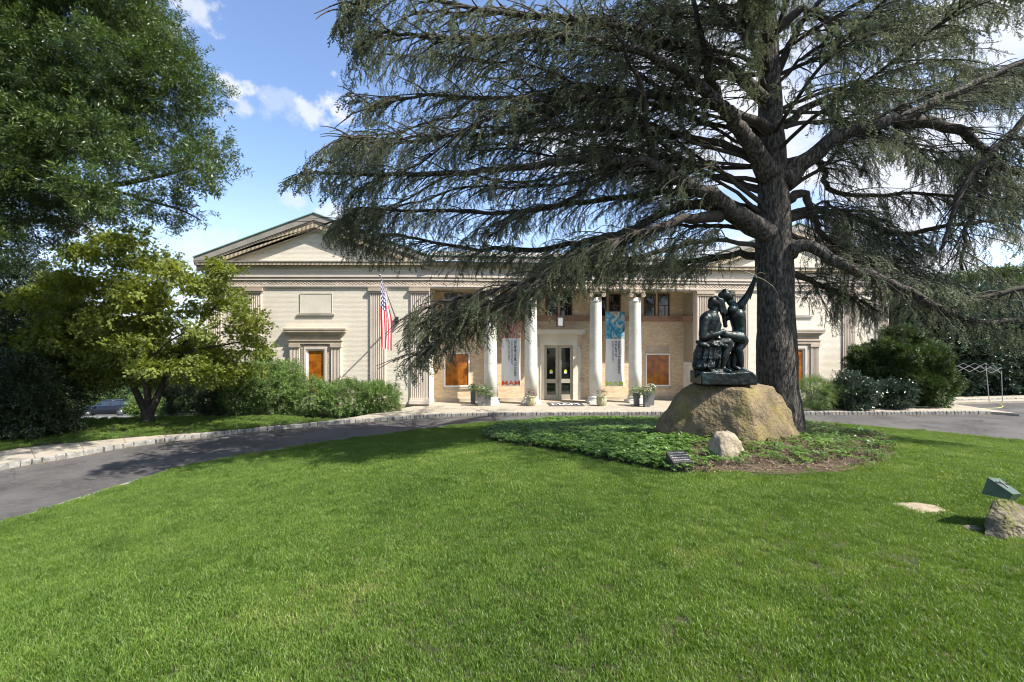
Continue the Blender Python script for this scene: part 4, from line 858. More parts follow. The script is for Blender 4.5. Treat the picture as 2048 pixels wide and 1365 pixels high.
# ------------------------------------------------------------------ planters
def ell_pts(c, r, n, shell=.55, up=False):
    v = rng.normal(size=(n, 3)); v /= np.linalg.norm(v, axis=1, keepdims=True)
    if up: v[:, 2] = np.abs(v[:, 2])
    k = rng.uniform(shell, 1, n)[:, None] ** .5
    return np.array(c) + v * k * np.array(r), v / np.array(r)
def foliage(name, key, blobs, n, parent, s=(.7, 1.2), shell=.5, lump=.25, up=.0, clip=None, lf=1.2, zmin=.05):
    tot = sum(b[1][0] * b[1][1] + b[1][0] * b[1][2] + b[1][1] * b[1][2] for b in blobs); PP = []; DD = []
    for c, r in blobs:
        m = int(n * (r[0] * r[1] + r[0] * r[2] + r[1] * r[2]) / tot); p, d = ell_pts((0, 0, 0), (1, 1, 1), m, shell)
        f = np.array([1 + lump * (nz(*(q * lf * 1.4 + np.array(c))) * 2) for q in p]); w = np.array(c) + p * f[:, None] * np.array(r)
        PP.append(w); dd = d / np.array(r); DD.append(dd / np.linalg.norm(dd, axis=1, keepdims=True))
    p = np.vstack(PP); d = np.vstack(DD) + rng.normal(0, .45, p.shape); d[:, 2] += up
    k = p[:, 2] > zmin
    if clip is not None: k &= clip(p)
    p, d = p[k], d[k]; return scatter(name, key, p, eul(d, rng.uniform(-.6, .6, len(p)) if key != 'yew' else rng.uniform(0, 6.28, len(p))), rng.uniform(*s, len(p)), parent)
def small_blooms(c, r, n, m, parent):
    mb = MB()
    for i in range(n):
        v = rv(1.).normalized(); v.z = abs(v.z); p = Vector(c) + Vector((v.x * r[0], v.y * r[1], v.z * r[2]))
        for k in range(4):
            a = 1.57 * k + i; leafquad(mb, p, Vector((math.cos(a), math.sin(a), .2)), v, .032, .028)
    o = under(mb.build('blossom', m), parent); o['kind'] = 'stuff'
pl_specs = [(960, 812, .30, .82, 'white and purple flowers, the tallest planter left of the door', 0), (946, 808, .30, .78, 'trailing lime greens, behind the tallest one left of the door', 0), (977, 811.5, .26, .62, 'a few white flowers, low one beside the first column', 0),
            (1273, 812, .28, .66, 'white petunias, the low one beside the fourth column', 1), (1293, 814, .32, .80, 'white and pink flowers, the front one right of the door', 1), (1302, 811, .30, .86, 'bushy greenery, the rearmost one right of the door', 1)]
for px, py, w, h, lab, sd in pl_specs:
    g = G(px, py); t = empty('planter', g, 'dark grey square planter with ' + lab, 'planter', 'square grey planters by the columns', AN)
    mb = MB(); a, b = w * .42, w * .5; mb.add([(-a, -a, 0), (a, -a, 0), (a, a, 0), (-a, a, 0), (-b, -b, h), (b, -b, h), (b, b, h), (-b, b, h), (-b + .025, -b + .025, h), (b - .025, -b + .025, h), (b - .025, b - .025, h), (-b + .025, b - .025, h), (-b + .025, -b + .025, h - .05), (b - .025, -b + .025, h - .05), (b - .025, b - .025, h - .05), (-b + .025, b - .025, h - .05)],
        [(0, 1, 5, 4), (1, 2, 6, 5), (2, 3, 7, 6), (3, 0, 4, 7), (4, 5, 9, 8), (5, 6, 10, 9), (6, 7, 11, 10), (7, 4, 8, 11), (8, 9, 13, 12), (9, 10, 14, 13), (10, 11, 15, 14), (11, 8, 12, 15), (12, 13, 14, 15)])
    o = mb.build('pot', M['planter'], t); fw = w * .75
    foliage('foliage', 'shrub' if 'low' in lab else 'ivy', [((g.x, g.y, h + .07), (fw, fw, .18))], 80, t, (.45, .8), .2, zmin=h - .1)
    small_blooms((g.x, g.y, h + .06), (fw * 1.15, fw * 1.15, .26), 60, M['petal_white'], t)
    if 'purple' in lab or 'pink' in lab: small_blooms((g.x, g.y, h + .16), (fw, fw, .24), 22, M['petal_purple' if 'purple' in lab else 'petal_pink'], t)
for px, py, lab in ((1062.5, 812, 'left of the museum door'), (1203, 812, 'right of the museum door')):
    g = G(px, py); t = empty('urn_planter', g, 'mossy carved stone pot with pink flowers ' + lab, 'urn', 'carved stone pots flanking the door')
    mb = MB(); mb.lathe([(.20, 0), (.225, .04), (.25, .15), (.262, .35), (.255, .46), (.275, .49), (.275, .53), (.245, .535), (.24, .48)], 0, 0, 28)
    for k in range(10):
        a = 6.283 * k / 10; mb.tube([(.25 * math.cos(a + q * .08), .25 * math.sin(a + q * .08), .10 + q * .08) for q in range(5)], [.02, .035, .03, .035, .02], 5)
    mb.build('pot', M['urn'], t, None, True); foliage('foliage', 'dark', [((g.x, g.y, .62), (.26, .26, .20))], 60, t, (.3, .5), .3, zmin=.5); small_blooms((g.x, g.y, .64), (.27, .27, .2), 16, M['petal_pink'], t)
# ------------------------------------------------------------------ cedar
TB = hit(1560, 868); TY = 14.6; TB = Vector(((1560 - 1024) * TY / FP, TY, lz((1560 - 1024) * TY / FP, TY)))
cedar = empty('cedar_tree', TB, 'huge spreading cedar with grey furrowed trunk behind the bronze statue', 'tree')
trk = smooth_path([TB + Vector((.02, 0, -.3)), P(1560, 830, TY), P(1556, 770, TY), P(1552, 690, TY), P(1552, 600, TY), P(1548, 500, TY), P(1547, 420, TY), P(1545, 330, TY + .05), P(1541, 230, TY + .1), P(1538, 120, TY + .1), P(1534, 0, TY + .1), P(1530, -120, TY + .1), P(1526, -260, TY)], 6)
rr_px = [45, 40, 37, 36, 34.5, 33, 30, 26, 22, 19, 15, 10, 5]; rad = []
for i in range(len(trk)): f = i / 6; a = int(min(f, 11)); t = f - a; rad.append((rr_px[a] * (1 - t) + rr_px[a + 1] * t) * TY / FP)
seg = 40; mb = MB(); mb.tube(trk, rad, seg); 
for i, v in enumerate(mb.v):      # swellings and furrows
    k = i // seg; a = (i % seg) / seg * 6.283
    if k >= len(trk): continue
    c = trk[k]; d = Vector(v) - c; z = c.z; lump = 1 + .07 * nz(math.cos(a) * 1.3, math.sin(a) * 1.3, z * .9) + .05 * nz(math.cos(a) * 5, math.sin(a) * 5, z * 1.2) + .16 * math.exp(-((z - 3.35) / .45) ** 2) * abs(math.cos(a)) ** 2
    if z < 1.8: lump += .10 * (1.8 - z) * max(0, math.sin(a * 4 + 1)) * .8
    mb.v[i] = tuple(c + d * lump)
under(mb.build('trunk', M['bark'], smooth=True), cedar)
sk = M['bark'].node_tree       # bark: long vertical plates
bn = [q for q in sk.nodes if q.type == 'TEX_NOISE']; mpn = sk.nodes.new('ShaderNodeMapping'); mpn.inputs['Scale'].default_value = (1, 1, .3); gg = [q for q in sk.nodes if q.type == 'NEW_GEOMETRY'][0]; sk.links.new(gg.outputs['Position'], mpn.inputs[0])
for q in bn: sk.links.new(mpn.outputs[0], q.inputs['Vector'])
limbs = [   # photo polylines, depth at start and end, radius in px at start and end, foliage factor
 ([(1540, 470), (1480, 430), (1420, 390), (1350, 355), (1300, 330), (1240, 320), (1150, 322), (1050, 332), (930, 345), (800, 350), (680, 345), (600, 345)], 14.4, 12.2, 22, 2.5, 1),
 ([(1310, 330), (1296, 260), (1284, 190), (1262, 130), (1230, 60)], 13.8, 11.5, 11, 3, 1),
 ([(1540, 350), (1500, 290), (1465, 235), (1437, 210), (1395, 175), (1330, 125), (1230, 90), (1100, 70), (950, 75), (820, 72), (740, 66)], 14.4, 10.8, 23, 2.5, 1),
 ([(1437, 212), (1420, 150), (1400, 60), (1385, -30)], 14.2, 12.5, 13, 4, 1),
 ([(1565, 365), (1620, 318), (1680, 270), (1740, 255), (1800, 238), (1880, 200), (1950, 170), (2030, 132), (2150, 100)], 14.5, 13.2, 23, 5, .8),
 ([(1800, 242), (1880, 250), (1940, 275), (1990, 325), (2060, 350), (2160, 380)], 14.2, 14.8, 15, 6, .9),
 ([(1545, 480), (1450, 425), (1395, 409), (1330, 425), (1250, 465), (1180, 480), (1080, 500), (960, 500), (840, 480), (720, 460)], 14.5, 15.5, 17, 2, 1),
 ([(1440, 432), (1370, 440), (1300, 462), (1230, 482), (1130, 530), (1050, 565), (960, 590), (880, 605), (820, 640)], 14.3, 11.6, 13, 2.2, 1.25),
 ([(1235, 482), (1140, 545), (1050, 592), (960, 632), (890, 676), (830, 712)], 13.2, 11.6, 7, 2, 1.35),
 ([(1060, 570), (1010, 600), (960, 618), (900, 628), (840, 650)], 12.2, 12.6, 5, 2, 1.35),
 ([(1580, 505), (1612, 490), (1680, 528), (1760, 560), (1840, 597), (1920, 632), (1990, 645), (2100, 648)], 14.3, 12.2, 17, 7, .75),
 ([(1575, 400), (1610, 386), (1628, 440), (1655, 475), (1695, 497), (1770, 522), (1850, 560)], 14.6, 15.5, 11, 3, .9),
 ([(1565, 325), (1605, 320), (1648, 335), (1652, 370), (1690, 388), (1760, 390), (1850, 385), (1950, 400)], 14.8, 16.0, 10, 3, .9),
 ([(1550, 60), (1600, 22), (1670, 42), (1760, 55), (1860, 30), (1980, 0)], 14.6, 13.2, 12, 4, 1),
 ([(1550, 150), (1590, 70), (1640, 0), (1700, -80)], 14.7, 14.5, 10, 4, 1),
 ([(1535, 210), (1470, 150), (1380, 60), (1290, 0), (1180, -30)], 14.6, 15.8, 11, 3, 1),
 ([(1530, 120), (1450, 30), (1350, -50)], 14.6, 13.6, 10, 4, 1),
 ([(1530, 200), (1440, 120), (1300, 70), (1150, 40), (960, 20), (800, -10), (700, 10)], 14.2, 10.0, 12, 3, 1),
 ([(1535, 260), (1420, 210), (1300, 190), (1150, 195), (1000, 200), (860, 190), (740, 215)], 14.4, 11.4, 12, 2.5, 1),
 ([(1530, 330), (1440, 290), (1330, 265), (1200, 255), (1060, 262), (900, 275), (760, 290), (690, 275)], 14.6, 13.8, 11, 2.5, 1),
 ([(1540, 440), (1450, 400), (1330, 385), (1200, 400), (1060, 420), (900, 425), (760, 420), (700, 430)], 14.8, 14.4, 10, 2.5, 1),
 ([(1540, 520), (1480, 510), (1400, 520), (1310, 535), (1230, 540)], 14.8, 16.2, 9, 3, .9),
 ([(1570, 440), (1640, 420), (1720, 440), (1800, 470), (1900, 450), (2020, 440)], 14.8, 17.0, 9, 3, .9),
 ([(1570, 250), (1640, 200), (1730, 180), (1830, 190), (1950, 220)], 14.8, 16.8, 10, 3, .7),
 ([(1560, 540), (1620, 560), (1690, 590), (1750, 620)], 14.9, 16.6, 8, 3, 1.1),
 ([(2100, 170), (2040, 250), (1980, 310), (1930, 370), (1900, 450), (1880, 500)], 14.0, 13.4, 9, 3, .8),
 ([(1990, 325), (1960, 400), (1930, 470), (1925, 540)], 14.4, 13.6, 7, 2.5, .8),
 ([(1580, 470), (1650, 500), (1730, 530), (1810, 565)], 14.6, 15.6, 5, 2, 1.1),
 ([(1575, 430), (1660, 440), (1750, 480), (1840, 505)], 14.8, 16.6, 5, 2, 1.1),
 ([(1520, 495), (1430, 480), (1330, 500), (1240, 525), (1150, 545)], 14.5, 13.0, 5, 2, 1.1),
 ([(1525, 470), (1430, 450), (1330, 455), (1220, 500), (1120, 520)], 14.7, 15.6, 5, 2, 1.1),
 ([(2160, 560), (2080, 570), (1990, 590), (1920, 600)], 12.4, 12.8, 8, 3, 1),
]
rnd.seed(404)
for k in range(22):
    left = k < 15; ys_ = rnd.uniform(120, 470); xe = rnd.uniform(640, 1080) if left else rnd.uniform(1780, 2120); ye = rnd.uniform(20, 520) if left else rnd.uniform(40, 600); Ye = rnd.uniform(10.5, 17.5); n = 8; pl = []
    if Ye < 13 and not left and ye > 300: Ye += 3
    if left and ye > 400 and Ye < 13: Ye += 2
    for i in range(n): t = i / (n - 1); pl.append((1545 + (xe - 1545) * t + rnd.gauss(0, 8), ys_ + (ye - ys_) * t - 70 * math.sin(math.pi * t) * rnd.uniform(.5, 1.2) + rnd.gauss(0, 7)))
    limbs.append((pl, 14.6, Ye, rnd.uniform(3.2, 5), 1.5, .75))
br = MB(); sp_p = []; sp_d = []; sp_s = []
def side_branches(path, fac, t0=.16, main=True):
    L = sum((b - a).length for a, b in zip(path, path[1:])); n = len(path); s = 0; acc = [0]
    for a, b in zip(path, path[1:]): acc.append(acc[-1] + (b - a).length)
    step = .24 / fac; d = L * t0
    while d < L:
        i = max(k for k in range(n) if acc[k] <= d); i = min(i, n - 2); p = path[i].lerp(path[i + 1], (d - acc[i]) / max(acc[i + 1] - acc[i], 1e-6)); tn = (path[i + 1] - path[i]).normalized(); fr = d / L
        for sg in (-1, 1):
            if rnd.random() < .12: continue
            side = tn.cross(Vector((0, 0, 1))); side = side.normalized() if side.length > .1 else rv(1).normalized()
            rad_ = Vector((p.x - TB.x, p.y - TB.y, 0)); rad_ = rad_.normalized() if rad_.length > .3 else tn
            dr = (tn * rnd.uniform(.3, .8) + rad_ * rnd.uniform(.2, .7) + side * sg * rnd.uniform(.25, 1.0) + Vector((0, 0, rnd.uniform(-.25, .45)))).normalized()
            ln_ = rnd.uniform(.8, 2.1) * (1.15 - .55 * fr); m = 6; q = p.copy(); pts = [q.copy()]
            for k in range(m): dr = (dr + Vector((0, 0, -.10)) + rv(.08)).normalized(); q = q + dr * ln_ / m; pts.append(q.copy())
            br.tube(pts, [.018 * (1 - .75 * k / m) + .004 for k in range(m + 1)], 4, 0, False)
            dd = .12
            while dd < ln_:
                k = min(int(dd / ln_ * m), m - 1); c = pts[k].lerp(pts[k + 1], dd / ln_ * m - k); tt = (pts[k + 1] - pts[k]).normalized(); sd = tt.cross(Vector((0, 0, 1))) * rnd.choice((-1, 1))
                dv = (tt * rnd.uniform(.5, 1.1) + rad_ * rnd.uniform(.2, .8) + sd * rnd.uniform(0, .7) + Vector((0, 0, -rnd.uniform(-.1, .95)))).normalized(); sp_p.append(tuple(c)); sp_d.append(tuple(dv)); sp_s.append(rnd.uniform(.7, 1.25))
                if rnd.random() < .62:      # hanging chain
                    e = c + dv * .45; dv2 = (dv + Vector((0, 0, -.38)) + rv(.12)).normalized(); sp_p.append(tuple(e)); sp_d.append(tuple(dv2)); sp_s.append(rnd.uniform(.6, 1.1))
                    if rnd.random() < .4: e2 = e + dv2 * .42; sp_p.append(tuple(e2)); sp_d.append(tuple((dv2 + Vector((0, 0, -.3)) + rv(.15)).normalized())); sp_s.append(rnd.uniform(.5, 1.))
                dd += rnd.uniform(.09, .19)
            sp_p.append(tuple(pts[-1])); sp_d.append(tuple((pts[-1] - pts[-2]).normalized())); sp_s.append(1.1)
        d += step * rnd.uniform(.7, 1.3)
rnd.seed(31)
for pl, y0, y1, r0, r1, fac in limbs:
    n = len(pl); pts = smooth_path([P(x, y, y0 + (y1 - y0) * i / (n - 1)) for i, (x, y) in enumerate(pl)], 4); m = len(pts)
    pts = [p + rv(.03) if 0 < i < m - 1 else p for i, p in enumerate(pts)]
    rad = [((r0 + (r1 - r0) * (i / (m - 1)) ** .75) * (.84 if r0 > 9 else 1) * pts[i].y / FP) * (1.2 - .2 * min(1, i / 4)) * (1 + .07 * nz(i * .9, r0, y1)) for i in range(m)]
    under(MB().tube(pts, rad, 12 if r0 > 10 else 8).build('limb', M['bark' if r0 > 14 else 'bark_dark'], smooth=True), cedar)
    side_branches(pts, fac)
# leader and unseen far-side limbs above the frame
for k in range(30):
    z = rnd.uniform(8.5, 17); a = rnd.uniform(0, 6.283) if k < 16 else rnd.uniform(2.6, 4.7); L = rnd.uniform(4, 8) * (1 - .035 * (z - 7)); i = min(range(len(trk)), key=lambda j: abs(trk[j].z - z)); p = trk[i].copy(); d = Vector((math.cos(a), math.sin(a), .35))
    if d.y > .2 and z < 10: continue
    pts = [p.copy()]
    for q in range(9): d = (d + Vector((0, 0, -.05)) + rv(.05)).normalized(); p = p + d * L / 9; pts.append(p.copy())
    br.tube(pts, [.07 * (1 - q / 10.5) for q in range(10)], 6, 0, False); side_branches(pts, .75, .2)
o = under(br.build('branchwork', M['bark_dark'], smooth=True), cedar); o['kind'] = 'stuff'
CED = np.array([(700, -900), (672, -40), (650, 60), (700, 130), (660, 175), (700, 215), (690, 262), (650, 290), (600, 320), (548, 362), (590, 385), (690, 425), (630, 470), (660, 520), (760, 545), (840, 580), (800, 625), (795, 680), (780, 770), (860, 745), (930, 700), (1010, 690), (1060, 665), (1110, 625), (1160, 590), (1230, 590), (1290, 590), (1380, 600), (1480, 570), (1510, 560), (1590, 590), (1640, 650), (1700, 715), (1800, 705), (1860, 650), (1890, 680), (2010, 700), (2600, 700), (2600, -900)])
sp_p = np.array(sp_p); sp_d = np.array(sp_d); sp_s = np.array(sp_s); x, y = pxpy(sp_p + sp_d / np.linalg.norm(sp_d, axis=1, keepdims=True) * .4)
k = inside(np.stack([x, y], 1), CED); u = rng.random(len(x))
k &= ~((x > 1498) & (x < 1600) & (y > 300) & (sp_p[:, 1] < TY) & (u < .93))
k &= ~((x > 1600) & (x < 1900) & (y < 330) & (u < .42)); k &= ~((x > 1840) & (x < 2010) & (y > 215) & (y < 300) & (u < .85)); k &= ~((x > 1880) & (y > 440) & (y < 545) & (u < .6)); k &= ~((x > 1380) & (x < 1460) & (y > 255) & (y < 310) & (u < .8))
k &= ~((x > 1060) & (y > 600) & (x < 1480) & (u < .45))
main = np.array([q for pl, *_ in limbs[:11] for a, b in zip(pl, pl[1:]) for q in [(a[0] + (b[0] - a[0]) * t, a[1] + (b[1] - a[1]) * t, ) for t in (0, .25, .5, .75)] if 1230 < q[0] < 2050])
dmin = np.min(np.hypot(x[:, None] - main[None, :, 0], y[:, None] - main[None, :, 1]), axis=1)
k &= ~((dmin < 20) & (sp_p[:, 1] < 14.4) & (rng.random(len(x)) < .72))
k &= ~((x > 1440) & (x < 1640) & (y > 180) & (sp_p[:, 1] < 14.4) & (rng.random(len(x)) < .7))
k &= ~((x < 1480) & (y > -60) & (x > 760) & (rng.random(len(x)) < np.where(y < 440, .68, .42)))
k &= ~(rng.random(len(x)) < .12)
k &= ~((x > 1620) & (x < 1920) & (y > 340) & (y < 580) & (rng.random(len(x)) < .35))
print('CEDAR SPRAYS', k.sum())
sp_p, sp_d, sp_s = sp_p[k], sp_d[k], sp_s[k]
scatter('crown', 'cedar', sp_p, eul(sp_d, rng.uniform(-.5, .5, len(sp_p))), sp_s, cedar)
# bare pale twig hanging across the trunk
tw = MB(); tw.tube([P(1480, 541, 13.6), P(1500, 547, 13.5), P(1512, 553, 13.45), P(1528, 560, 13.4), P(1545, 572, 13.35), P(1556, 588, 13.3)], [.014, .012, .011, .009, .007, .004], 6); tw.tube([P(1510, 552, 13.45), P(1520, 545, 13.4), P(1531, 548, 13.4)], [.009, .006, .003], 5)
under(tw.build('dead_twig', M['stone_pale'], smooth=True), cedar)
# ------------------------------------------------------------------ broadleaf trees, shrubs
def tree_wood(t, paths, m='bark_dark'):
    for nm, pts, r0, r1 in paths:
        pts = smooth_path(pts, 4); n = len(pts); under(MB().tube(pts, [r0 + (r1 - r0) * i / (n - 1) for i in range(n)], 10).build(nm, M[m], smooth=True), t)
# willow oak, upper left
g = Vector((-17.2, 12.2, 0)); oak = empty('oak_tree', g, 'tall willow oak overhanging the drive at the upper left', 'tree')
def sub(g, *a): return [g + Vector(q) for q in a]
tree_wood(oak, [('trunk', sub(g, (0, 0, -.3), (.1, 0, 2), (.2, .1, 5), (.4, .2, 9), (.6, .3, 14), (.7, .3, 19)), .48, .14)])
for pl, y0, y1, r0 in [([(-170, 420), (60, 350), (200, 372), (330, 350), (400, 330)], 12.4, 15.0, .14), ([(-170, 300), (60, 220), (220, 160), (340, 120)], 12.4, 15.5, .14), ([(-160, 160), (80, 40), (220, -60)], 12.4, 14.0, .13), ([(200, 372), (290, 400), (360, 420), (400, 440)], 14., 14.5, .05), ([(-170, 480), (60, 440), (160, 470)], 12.4, 13.2, .1)]:
    n = len(pl); tree_wood(oak, [('limb', [P(a, b, y0 + (y1 - y0) * i / (n - 1)) for i, (a, b) in enumerate(pl)], r0, .02)])
def boughs(px_list, key, n, parent, s, flat=.5, **kw):
    bl = [(tuple(P(x, y, Y)), (r, r, r * flat)) for x, y, Y, r in px_list]; return foliage('crown', key, bl, n, parent, s, **kw)
ob = []; rnd.seed(77)
OAKS = np.array([(-300, -260), (300, -260), (315, -40), (330, 40), (372, 100), (412, 150), (440, 200), (462, 245), (455, 300), (440, 330), (432, 370), (400, 405), (385, 440), (330, 435), (280, 440), (220, 425), (150, 455), (120, 500), (-300, 540)])
while len(ob) < 420:
    x, y = rnd.uniform(-300, 460), rnd.uniform(-260, 530); Y = rnd.uniform(11.5, 17); r = rnd.uniform(.45, .85); rp = r * FP / Y * .9
    if Y > 14 and x < 150 and rnd.random() < .4: continue
    if inside([(x + rp * .55, y + rp * .3)], OAKS)[0] and inside([(x, y - rp * .3)], OAKS)[0]:
        if y > 380 and x > 160 and rnd.random() < .35: continue
        if x > 230 and Y < 13: continue
        ob.append((x, y, Y, r))
boughs(ob, 'oak', 24000, oak, (.7, 1.15), .5, shell=.25, lump=.6, up=.1)
# japanese maple
g = G(292, 846); maple = empty('japanese_maple', g, 'low spreading maple with yellow green layered leaves beside the walk', 'tree')
mY = g.y; q = lambda x, y, dy=0: P(x, y, mY + dy)
tree_wood(maple, [('trunk', [q(296, 852), q(297, 838), q(293, 822)], .30, .22), ('limb', [q(293, 825), q(282, 805), q(270, 780), (q(245, 730)), q(200, 660, -.5), q(160, 610, -1)], .17, .03), ('limb', [q(298, 825), q(312, 800), q(325, 770, .3), q(345, 720, .3), q(400, 650, .2), q(450, 590, 0)], .19, .03),
    ('limb', [q(296, 822), q(298, 780, .6), q(300, 700, .8), q(310, 600, .6), q(320, 520, .4)], .12, .02), ('limb', [q(296, 822), q(292, 790, -.5), q(290, 740, -1), q(330, 690, -1.6), q(380, 660, -1.8)], .09, .02), ('limb', [q(345, 720, .3), q(390, 700, -.3), q(450, 690, -.6), q(500, 680, -.5)], .07, .02)])
mp_ = []; rnd.seed(13)
MAP = np.array([(60, 800), (20, 700), (20, 640), (60, 560), (140, 520), (180, 470), (250, 465), (310, 480), (350, 500), (365, 545), (400, 540), (440, 530), (470, 550), (470, 590), (505, 610), (530, 640), (520, 690), (495, 720), (480, 755), (400, 768), (300, 766), (220, 772), (140, 780)])
while len(mp_) < 185:
    x, y = rnd.uniform(20, 535), rnd.uniform(460, 800); r = rnd.uniform(.45, .9)
    cyy = abs(x - 285) / 260; span = 2.6 * (1 - .6 * cyy)
    if inside([(x, y)], MAP)[0]:
        if 330 < x < 480 and 590 < y < 700 and rnd.random() < .45: continue
        mp_.append((x, y, mY + rnd.uniform(-1, .8) * span, r))
boughs(mp_, 'maple', 9500, maple, (.75, 1.2), .16, shell=.1, lump=.3, up=.0)
def shrub(name, blobs, key, n, label, cat='shrub', s=(.6, 1.1), group=None, stem=True, **kw):
    cx = sum(b[0][0] for b in blobs) / len(blobs); cy = sum(b[0][1] for b in blobs) / len(blobs); z = kw.pop('z0', 0); t = empty(name, (cx, cy, z), label, cat, group)
    kw.setdefault('zmin', z + .05)
    foliage('foliage', key, blobs, n, t, s, **kw)
    if stem:
        mb = MB()
        for b in blobs:
            c = Vector(b[0])
            for k in range(3): e = c + Vector((rnd.gauss(0, b[1][0] * .3), rnd.gauss(0, b[1][1] * .3), b[1][2] * .5)); mb.tube([(cx + (c.x - cx) * .7 + rnd.gauss(0, .05), cy + (c.y - cy) * .7, z - .1), tuple(c.lerp(e, .4)), tuple(e)], [.035, .025, .008], 5)
        o = under(mb.build('stem', M['twig']), t); o['kind'] = 'stuff'
    return t
def B(px, py, Y, wpx, hpx, dep=None):      # ellipsoid from photo extents
    c = P(px, py, Y); k = Y / FP; return (tuple(c), (wpx * k, dep or wpx * k, hpx * k))
shrub('viburnum_shrub', [B(690, 797, 23.6, 52, 30, 1.0)], 'shrub', 1500, 'leafy green shrub under the orange window of the left wing', group='shrubs along the left wing')
shrub('viburnum_shrub', [B(757, 798, 23.9, 42, 30, .9)], 'shrub', 1200, 'rounded light green shrub at the right end of the left wing bed', group='shrubs along the left wing')
shrub('viburnum_shrub', [B(615, 795, 23.4, 48, 36, 1.0)], 'shrub', 1500, 'broad green shrub in the middle of the left wing bed', group='shrubs along the left wing')
shrub('viburnum_shrub', [B(548, 775, 23.0, 52, 50, 1.0), B(570, 750, 23.6, 28, 22, .6)], 'shrub', 1900, 'tall loose shrub below the second pilaster of the left wing', group='shrubs along the left wing')
shrub('viburnum_shrub', [B(495, 780, 22.6, 50, 52, 1.0)], 'shrub', 1500, 'green shrub touching the right edge of the maple crown', group='shrubs along the left wing')
shrub('juniper_shrub', [B(524, 735, 24.0, 15, 36, .4), B(530, 716, 24.0, 9, 16, .3)], 'yew', 700, 'small upright dark juniper rising behind the left wing shrubs', s=(.8, 1.4))
shrub('holly_shrub', [B(392, 795, 23.8, 52, 48, 1.0)], 'dark', 1500, 'dark dense shrub behind the maple trunk on its right')
shrub('holly_shrub', [B(450, 800, 22.8, 40, 40, .9)], 'dark', 1200, 'dark shrub between the maple and the light green shrubs')
shrub('privet_shrub', [B(284, 815, 25.5, 22, 13, .5)], 'shrub', 500, 'small yellow green bush by the lower car park, left of the maple trunk', z0=-.6)
shrub('privet_shrub', [B(342, 818, 25.5, 26, 12, .5)], 'shrub', 420, 'small yellow green bush by the lower car park, right of the maple trunk', z0=-.6)
shrub('rhododendron', [B(50, 830, 17.5, 70, 60, 1.3), B(20, 780, 18, 90, 60, 1.3)], 'dark', 4000, 'big dark rhododendron at the left edge behind the walk', s=(.8, 1.4))
shrub('rhododendron', [B(106, 856, 18.0, 26, 24, .6)], 'dark', 900, 'low dark shrub right of the big rhododendron', s=(.7, 1.1))
shrub('rhododendron', [B(90, 690, 22, 130, 110, 2.2), B(0, 640, 22, 120, 130, 2)], 'dark', 6000, 'tall dark evergreen mass behind the maple at the left edge', 'evergreen', s=(1., 1.6))
# right side
shrub('laurel_shrub', [B(1628, 788, 24.3, 38, 30, .8)], 'feather', 1500, 'feathery bright green shrub just right of the cedar trunk')
shrub('laurel_shrub', [B(1705, 788, 24.6, 52, 34, .9)], 'gloss', 1300, 'glossy broad leaved shrub below the right wing pilaster')
shrub('laurel_shrub', [B(1782, 790, 24.8, 34, 26, .8)], 'gloss', 700, 'low glossy shrub left of the clipped yew')
shrub('yew_tree', [B(1815, 760, 26.0, 75, 52, 1.5), B(1800, 715, 26.0, 55, 42, 1.2), B(1840, 730, 26, 48, 45, 1.1), B(1875, 765, 25.8, 32, 38, .8), B(1728, 730, 26.2, 26, 32, .6), B(1750, 765, 26.2, 38, 32, .7), B(1810, 680, 26.2, 30, 26, .7)], 'yew', 16000, 'large rounded dark green yew at the right wing corner', 'yew', s=(1.0, 1.9), lump=.4)
bt = shrub('beech_tree', [B(1900, 700, 33, 110, 95, 3), B(2000, 690, 34, 100, 100, 3), B(2110, 700, 34, 100, 100, 3), B(1850, 640, 33, 80, 60, 2.5), B(1960, 640, 33, 90, 60, 2.5)], 'gloss', 15000, 'dark glossy beech filling the right side behind the tent frame', 'tree', s=(1.4, 2.4), lump=.3, shell=.4, zmin=.3)
# far trees
def far_tree(px, Y, top, w, label, key='far', n=2600, base=815, z0=0, s=(1.0, 1.7), group='trees far behind the grounds'):
    k = Y / FP; c = P(px, base, Y); h = (base - top) * k; t = empty('tree', (c.x, Y, z0), label, 'tree', group); rw = w * k / 2
    tree_wood(t, [('trunk', [(c.x, Y, z0 - .3), (c.x + .1, Y, z0 + h * .3), (c.x, Y, z0 + h * .75)], .22, .08)])
    zt = P(px, top, Y).z; zb = z0 + .25 * (zt - z0); bl = []
    for i in range(9):
        a = rnd.uniform(0, 6.28); f = rnd.uniform(0, 1); z = zb + (zt - zb) * f; rr = rw * (.75 - .45 * f); bl.append(((c.x + math.cos(a) * rw * .55 * (1 - f * .6), Y + math.sin(a) * rw * .5, min(z, zt - rr * .5)), (rr, rr, rr * .7)))
    foliage('crown', key, bl, n, t, s, shell=.4, lump=.35, zmin=z0 + .4)
rnd.seed(3)
for a in [(1830, 48, 590, 120, 'mid green far tree rising beside the right end of the museum'), (1900, 52, 565, 130, 'light green far tree, leftmost of those above the beech'), (1975, 50, 556, 130, 'far tree with pale leaves above the tent frame'), (2050, 55, 548, 140, 'far tree at the right edge of the picture'), (2010, 75, 545, 120, 'distant dark treetop at the right edge'), (2140, 48, 560, 150, 'far tree at the right margin')]:
    far_tree(*a, z0=-.2)
for px, Y, top, w, lab in [(60, 62, 640, 190, 'distant tree at the far left below the oak'), (180, 66, 700, 140, 'distant tree right above the parked black car'), (265, 70, 715, 120, 'distant low tree behind the maple trunk'), (340, 68, 700, 130, 'distant tree between maple limbs on the right'), (410, 64, 690, 130, 'distant tree beside the left corner of the museum'), (470, 70, 700, 120, 'distant tree hidden beside the museum corner')]:
    far_tree(px, Y, top, w, lab, z0=terrain(-40, Y), base=812, s=(1.5, 2.6), n=1800)
hb = MB()
